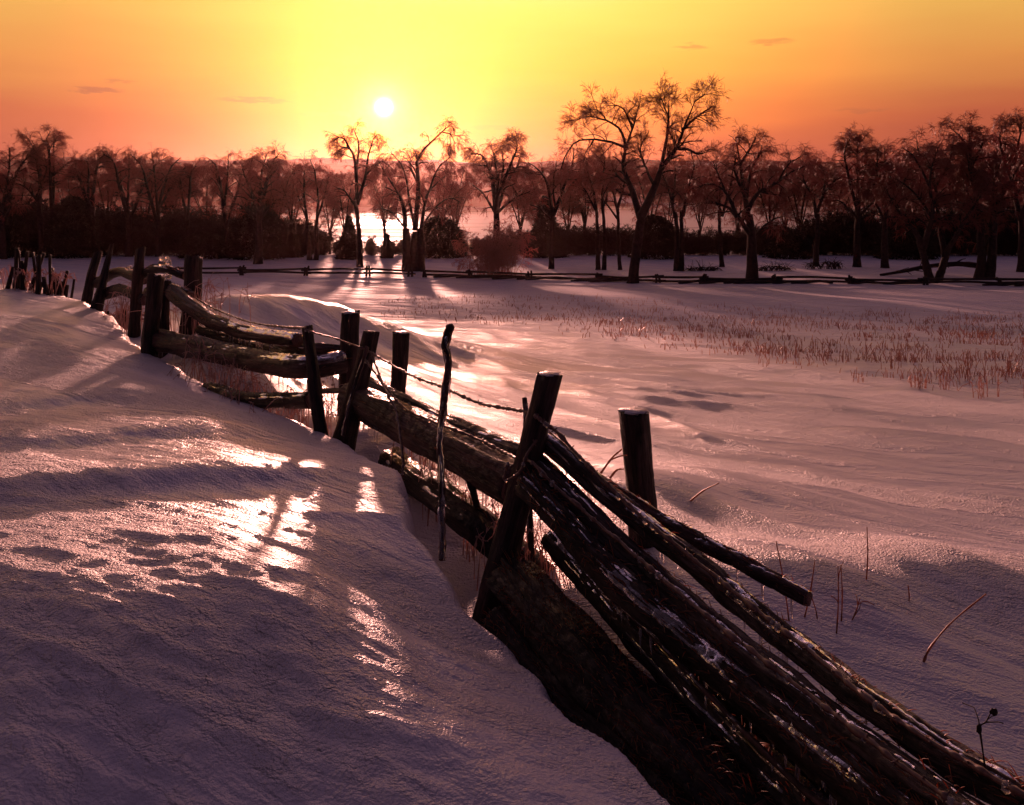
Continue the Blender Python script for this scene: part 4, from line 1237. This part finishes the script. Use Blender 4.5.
def stem(pts, r, label, seed, cat='stalk', name='dry_stalk', mat=None, tw=0):
    rng = np.random.RandomState(seed)
    q = resample(np.array(pts), 14)
    g_ = Geo(); g_.tube(q, np.linspace(r, r * .55, 14) * (1 + .25 * rng.uniform(-1, 1, 14)), 6)
    if tw:
        A, ra = sprout(rng, q[None], np.full((1, 14), r), tw, .3, .05, .14, .7, .3, .3, 4, .7, .2, r * .5)
        g_.many(A, ra, 4)
    me = g_.mesh(name, True, q[0]); me.materials.append(mat or M_STRAW)
    o = tag(bpy.data.objects.new(name, me), label, cat); o.location = q[0]; COL.objects.link(o)
    return o


def up(px0, py0, Y, px1, py1, lean=0.0):
    a = P(px0, py0, Y); a[2] = min(a[2], g1(a[0], Y) - .02) if a[2] - g1(a[0], Y) < .25 else a[2]
    b = P(px1, py1, Y + lean)
    return [a, (a + b) / 2 + np.array((.004, 0, .006)), b]


def gy(px, py):
    """distance at which the snow is met in a given direction of view"""
    ys = np.linspace(2.2, 80, 8000)
    zz = gz((px - CX) / F * ys, ys)
    ray = CZ - (py - HZ) / F * ys
    hit = np.where(ray <= zz)[0]
    return float(ys[hit[0]]) if len(hit) else 30.0


for i, (a, b, lab, tw) in enumerate([((790, 622), (776, 541), 'upright dry stalk by the broken end of the jutting pole', 0), ((803, 618), (815, 560), 'dry stalk leaning right beside the broken end of the jutting pole', 0), ((818, 620), (812, 598), 'short dry stalk right of the broken pole end', 0),
                                     ((836, 635), (838, 566), 'tall thin dry stalk, leftmost of the branched stalks in the snow', 2), ((841, 622), (841, 565), 'straight dry stalk between the branched stalks', 0), ((848, 622), (860, 598), 'low forked dry stalk in the snow', 3), ((866, 580), (867, 527), 'upright dry stalk standing alone behind the others', 0), ((908, 603), (908, 585), 'tiny dry stalk right of the lone upright stalk', 0)]):
    Y = gy(*a)
    A = P(a[0], a[1], Y); A[2] -= .03
    B = P(b[0], b[1], Y + .03)
    stem([A, (A + B) / 2 + np.array((.006, 0, 0)), B], .0042, lab, 300 + i, tw=tw, mat=M_STRAW)
Y = gy(922, 662); a = P(922, 662, Y); a[2] -= .02
stem([a, P(930, 648, Y), P(952, 622, Y + .08), P(986, 594, Y + .2)], .006, 'long pale curved straw leaning over the snow at right', 320)
Y = gy(688, 500); a = P(688, 500, Y); a[2] -= .02
stem([a, P(703, 491, Y - .1), P(719, 483, Y - .2)], .007, 'pale straw lying slantwise behind the rails, right of the short thick post', 321)
Y = 5.15
stem([P(601, 473, Y), P(612, 458, Y), P(622, 449, Y)], .007, 'pale broken twig rising from the jutting pole, left of the short thick post', 322, tw=1)
stem([P(610, 478, 5.1), P(617, 470, 5.1), P(624, 469, 5.1)], .006, 'short hooked twig on the jutting pole, nearest the short thick post', 323)
a = P(985, 768, 2.75)
stem([a, P(982, 745, 2.75), P(980, 727, 2.76), P(986, 722, 2.76), P(991, 712, 2.76)], .0032, 'dark curled dead plant at the right edge, rising above the rails', 324, mat=M_DLOG, tw=3)
for o_ in [o for o in COL.objects if o.name.startswith('dry_stalk') and 'curled' in o['label']]:
    o_.name = 'dead_plant'; o_['category'] = 'dead plant'
    g_ = Geo(); c = P(993, 711, 2.76)
    g_.blob(P(994, 712, 2.76) - np.array(o_.location), .011, 3, 0, (1, .5, 1.0), .4); g_.blob(P(979, 729, 2.76) - np.array(o_.location), .011, 5, 0, (.7, .5, 1.3), .4)
    link('seed_head', g_.mesh('seed_head'), M_DLOG, o_)


def stubble():
    rng = np.random.RandomState(12)
    N = 75000
    u = rng.uniform(0, 1, N); Y = 10.5 * (52 / 10.5) ** u
    px = rng.uniform(380, 1130, N)
    X = (px - CX) / F * Y
    row = HZ + (CZ - gz(X, Y)) / F * 0 + (CZ - gz(X, Y)) * F / Y
    # patchy bands: thick at right, thin towards the middle
    nz = pnoise(X / 2.2 + 4, Y / 1.6) + .6 * pnoise(X / .6, Y / .5 + 2)
    top = np.interp(px, [380, 520, 640, 800, 1024, 1130], [290, 291, 297, 306, 312, 312])
    bot = np.interp(px, [380, 520, 640, 720, 860, 1024, 1130], [322, 330, 352, 362, 384, 402, 410])
    k = sstep(0, 6, row - top) * sstep(0, 14, bot - row)
    k *= np.interp(px, [380, 480, 640, 800, 1024], [.45, .6, .7, .8, 1.0]) * np.clip(.30 + 2.0 * nz, .02, 1)
    k *= np.interp(Y, [10, 14, 40], [.32, .7, .8])
    keep = rng.uniform(0, 1, N) < k * .55
    X, Y = X[keep], Y[keep]
    n = len(X)
    print('stubble', n)
    Z = gz(X, Y)
    h = rng.uniform(.04, .17, n) * (1 + .9 * (rng.uniform(0, 1, n) < .12)) * (.75 + .8 * np.clip(nz[keep], 0, .6))
    lx = rng.normal(size=n) * .35; ly = rng.normal(size=n) * .3
    A = np.stack([np.stack([X, Y, Z - .03], -1), np.stack([X + lx * h * .4, Y + ly * h * .4, Z + h * .55], -1), np.stack([X + lx * h, Y + ly * h, Z + h], -1)], 1)
    g_ = Geo(); g_.many(A, np.tile(np.array((.0065, .0055, .004)), (n, 1)) * np.clip(Y / 16, .75, 1.6)[:, None], 3)
    tag(link('stubble', g_.mesh('stubble'), M_STUB), 'reddish dry stubble poking through the snow of the field', 'stubble', kind='stuff')


stubble()
for i, (px, py, hh, n, lab) in enumerate([(984, 398, .30, 9, 'dark stubble tuft, the nearest one at the right edge of the field'), (918, 388, .20, 14, 'low dense dark stubble tuft, left of the nearest tuft'), (948, 390, .22, 6, 'sparse stubble tuft between the low dense tuft and the nearest one'), (895, 368, .27, 8, 'tall reddish stubble tuft behind the low dense tuft'), (1010, 372, .32, 12, 'tall dense stubble tuft near the right edge of the picture'), (860, 382, .16, 5, 'small stubble tuft left of the low dense tuft'), (968, 366, .30, 10, 'reddish stubble tuft left of the tall dense one'), (818, 350, .25, 8, 'stubble tuft leftmost among the taller near tufts')]):
    Y = gy(px, py)
    weed_clump(px, py, Y, n, hh, .12, 400 + i, lab, M_STUB, 'stubble tuft', 'stubble_tuft', .005, .12, False, 'near tufts of stubble', .1, True)


def brush_pile(px0, px1, row, Y, n, h, seed, label, dark=True):
    """old stakes and cut stems sticking up out of the snow"""
    rng = np.random.RandomState(seed)
    h *= float(D(Y) / Y); Y = float(D(Y))
    c = P((px0 + px1) / 2, row, Y)
    base = np.array((c[0], Y, g1(c[0], Y)))
    W_ = (px1 - px0) / F * Y * .5
    o = tag(empty('brush_pile', base), label, 'brush pile')
    for i in range(n):
        x = rng.uniform(-W_, W_); y = rng.normal() * .25
        zb = g1(base[0] + x, Y + y) - base[2] - .08
        hh = h * (.25 + .75 * rng.uniform(0, 1) ** 1.8) ; l = rng.normal(size=2) * .2
        g_ = Geo()
        q = resample(np.array([(x, y, zb), (x + l[0] * hh * .5, y + l[1] * hh * .5, zb + hh * .55), (x + l[0] * hh, y + l[1] * hh, zb + hh + .08)]), 10)
        r = rng.uniform(.016, .05)
        g_.tube(q, np.linspace(r, r * .75, 10), 9, True, .2, i)
        me = g_.mesh('stake'); link('stake', me, M_DLOG, o)
    gt = Geo()
    A = np.zeros((70, 6, 3))
    for i in range(70):
        x = rng.uniform(-W_, W_); y = rng.normal() * .3; a = rng.uniform(-1, 1); zb = g1(base[0] + x, Y + y) - base[2] - .05
        for j in range(6):
            u_ = j / 5
            A[i, j] = (x + a * .35 * u_, y, zb + h * .65 * rng.uniform(.8, 1) * math.sin(u_ * 2.3))
    gt.many(A, np.full((70, 6), .007), 4)
    for i in range(90):
        gt.blob(A[rng.randint(70), rng.randint(6)], rng.uniform(.01, .035), i, 0, (1, 1, .8), .3, 7, 5)
    link('icy_stems', gt.mesh('icy_stems'), M_ICY, o)
    return o


brush_pile(10, 90, 284, 12.0, 46, .50, 1, 'pile of short dark stakes and icy stems at the left end of the fence')
brush_pile(112, 134, 285, 11.2, 7, .40, 2, 'small icy tangle of stakes between the pointed post and its neighbour')
for i, (px, py, Y, lab) in enumerate([(118, 292, 10.9, 'icy weeds tangled behind the post with the pointed top'), (128, 302, 10.2, 'icy weeds at the foot of the far split post, on its left'), (174, 302, 9.4, 'icy weeds between the split post and the thick stump'), (206, 306, 9.4, 'icy weeds standing just right of the thick blunt stump')]):
    weed_clump(px, py, Y, 18, .50, .28, 150 + i, lab, M_ICY, group='icy weeds at the far end of the fence', arch=1.2, r=.0045)
weed_clump(4, 285, 12.5, 14, .28, .15, 140, 'reddish icy weeds at the left edge of the drift', M_ICY, arch=.9)
weed_clump(70, 288, 12.3, 22, .30, .22, 141, 'icy weeds in front of the stake pile', M_ICY, arch=.9)


# ------------------------------------------------------------------ far side of the field
def far_fence(label, cols, rows, group, seed, tops=(7.0, 3.0), junk=0):
    rng = np.random.RandomState(seed)
    o = tag(empty('rail_fence', (0, 0, 0)), label, 'fence', group)
    pts = []
    for c, r_ in zip(cols, rows):
        Y = depth_of_row(r_); p = P(c, r_, Y); p[2] = g1(p[0], p[1]); pts.append(p)
    for i, p in enumerate(pts):
        g_ = Geo(); k = p[1] / F
        for q in range(2):
            dx = (-1, 1)[q] * .14
            g_.tube(resample(np.array([(p[0] + dx, p[1], p[2] - .2), (p[0] + dx * .6 + rng.normal() * .04, p[1], p[2] + tops[0] * k * .6), (p[0] + dx * .3 + rng.normal() * .1, p[1], p[2] + (tops[0] + rng.uniform(1.5, 4)) * k)]), 6), np.linspace(.10, .07, 6), 7, True, .2, i)
        link('post', g_.mesh('post'), M_POST, o)
    for i in range(len(pts) - 1):
        a, b = pts[i], pts[i + 1]
        for lv in tops:
            k = a[1] / F
            g_ = Geo()
            za, zb = lv * k * rng.uniform(.75, 1.15), lv * k * rng.uniform(.75, 1.15)
            q = resample(np.array([a + (rng.normal() * .1 - .3, .1, za), (a + b) / 2 + (0, .1, (za + zb) / 2 + rng.normal() * .05), b + (rng.normal() * .1 + .3, .1, zb)]), 10)
            g_.tube(q, np.linspace(.085, .075, 10), 7, True, .2, i + seed)
            link('rail', g_.mesh('rail'), M_POST, o)
    for i in range(junk):
        j = rng.randint(len(pts) - 1); t = rng.uniform(0, 1); p = pts[j] * (1 - t) + pts[j + 1] * t
        g_ = Geo(); L_ = rng.uniform(.8, 2.4); a = rng.normal() * .15
        q = np.array([p + (-L_, rng.normal() * .3, .03), p + (0, 0, .12 + rng.uniform(0, .1)), p + (L_, rng.normal() * .3, .05 + abs(a) * .5)])
        g_.tube(resample(q, 6), np.linspace(.11, .07, 6), 7, True, .25, i)
        link('fallen_rail', g_.mesh('fallen_rail'), M_POST, o)
    return o


far_fence('low rail fence across the far side of the field, left of the sun tree', [178, 242, 306, 368, 410], [275.5, 275.5, 276, 276.5, 277], None, 1)
far_fence('broken low rail fence at the foot of the trees, from the pale bush rightwards', [425, 470, 530, 598, 658, 705, 775, 850, 925, 1000, 1070], [277.5, 278.5, 279.5, 281, 283, 284, 285, 285.5, 286, 286, 286], None, 2, (6.0, 2.5), 26)


def branch_pile(px, row, wpx, hpx, label, seed, n=26):
    rng = np.random.RandomState(seed)
    Y = depth_of_row(row); k = Y / F; p = P(px, row, Y); p[2] = g1(p[0], p[1])
    g_ = Geo()
    A = np.zeros((n, 6, 3)); W_ = wpx * .5 * k; H_ = hpx * k
    for i in range(n):
        x = rng.uniform(-W_, W_) * .7; a = rng.choice([-1, 1]) * rng.uniform(.3, 1)
        for j in range(6):
            u_ = j / 5
            A[i, j] = (x + a * W_ * .6 * u_, rng.normal() * .1 + a * .4 * u_, -.05 + H_ * rng.uniform(.8, 1.1) * math.sin(u_ * 2.8) * (1 - abs(x) / W_ * .6))
    ra = np.full((n, 6), .045) * np.linspace(1, .4, 6)
    g_.many(A, ra, 5)
    B, rb = sprout(rng, A, ra, 6, .1, .3, .9, .9, .1, .3, 4, .6, .2, .012); g_.many(B, rb, 3)
    o = tag(link('branch_pile', g_.mesh('branch_pile'), M_BRUSH), label, 'branch pile'); o.location = p


branch_pile(703, 271, 34, 5, 'low heap of fallen branches just left of the broad tree', 1)
branch_pile(772, 271, 40, 6, 'low heap of fallen branches just right of the broad tree', 2)
branch_pile(826, 269, 46, 9, 'arched fallen branches around the foot of the small forked tree', 3)
Y = depth_of_row(276); p = P(925, 276, Y); p[2] = g1(p[0], p[1])
g_ = Geo(); k = Y / F
q = resample(np.array([P(880, 275, Y), P(905, 271, Y), P(930, 266, Y), P(958, 264, Y), P(982, 266, Y)]), 16)
g_.tube(q, np.linspace(.10, .22, 16), 9, True, .2, 3)
B, rb = sprout(np.random.RandomState(3), q[None], np.linspace(.1, .22, 16)[None], 14, .05, .6, 1.6, .9, .3, .3, 5, .4, .2, .02); g_.many(B, rb, 4)
tag(link('fallen_tree', g_.mesh('fallen_tree'), M_BARK), 'fallen dark trunk lying across the foot of the V shaped tree', 'fallen tree')


# ------------------------------------------------------------------ evening haze
def build_haze():
    g_ = Geo()
    x0, x1, y0, y1, z0, z1 = -1520, 1520, -85, 2400, CZ - 22, CZ + 95
    V = [(x, y, z) for x in (x0, x1) for y in (y0, y1) for z in (z0, z1)]
    g_.add(V, [[0, 1, 3, 2], [4, 6, 7, 5], [0, 4, 5, 1], [2, 3, 7, 6], [0, 2, 6, 4], [1, 5, 7, 3]])
    m, t = new_mat('haze')
    v = t.n('ShaderNodeVolumePrincipled', ins={'Color': (1.0, .62, .54, 1), 'Density': HAZE, 'Anisotropy': .84})
    out = t.n('ShaderNodeOutputMaterial')
    t.t.links.new(v.outputs[0], out.inputs['Volume'])
    o = tag(link('haze', g_.mesh('haze', False), m), 'thin evening haze over the fields and river', 'haze', kind='stuff')
    return o


HAZE = .00004
build_haze()
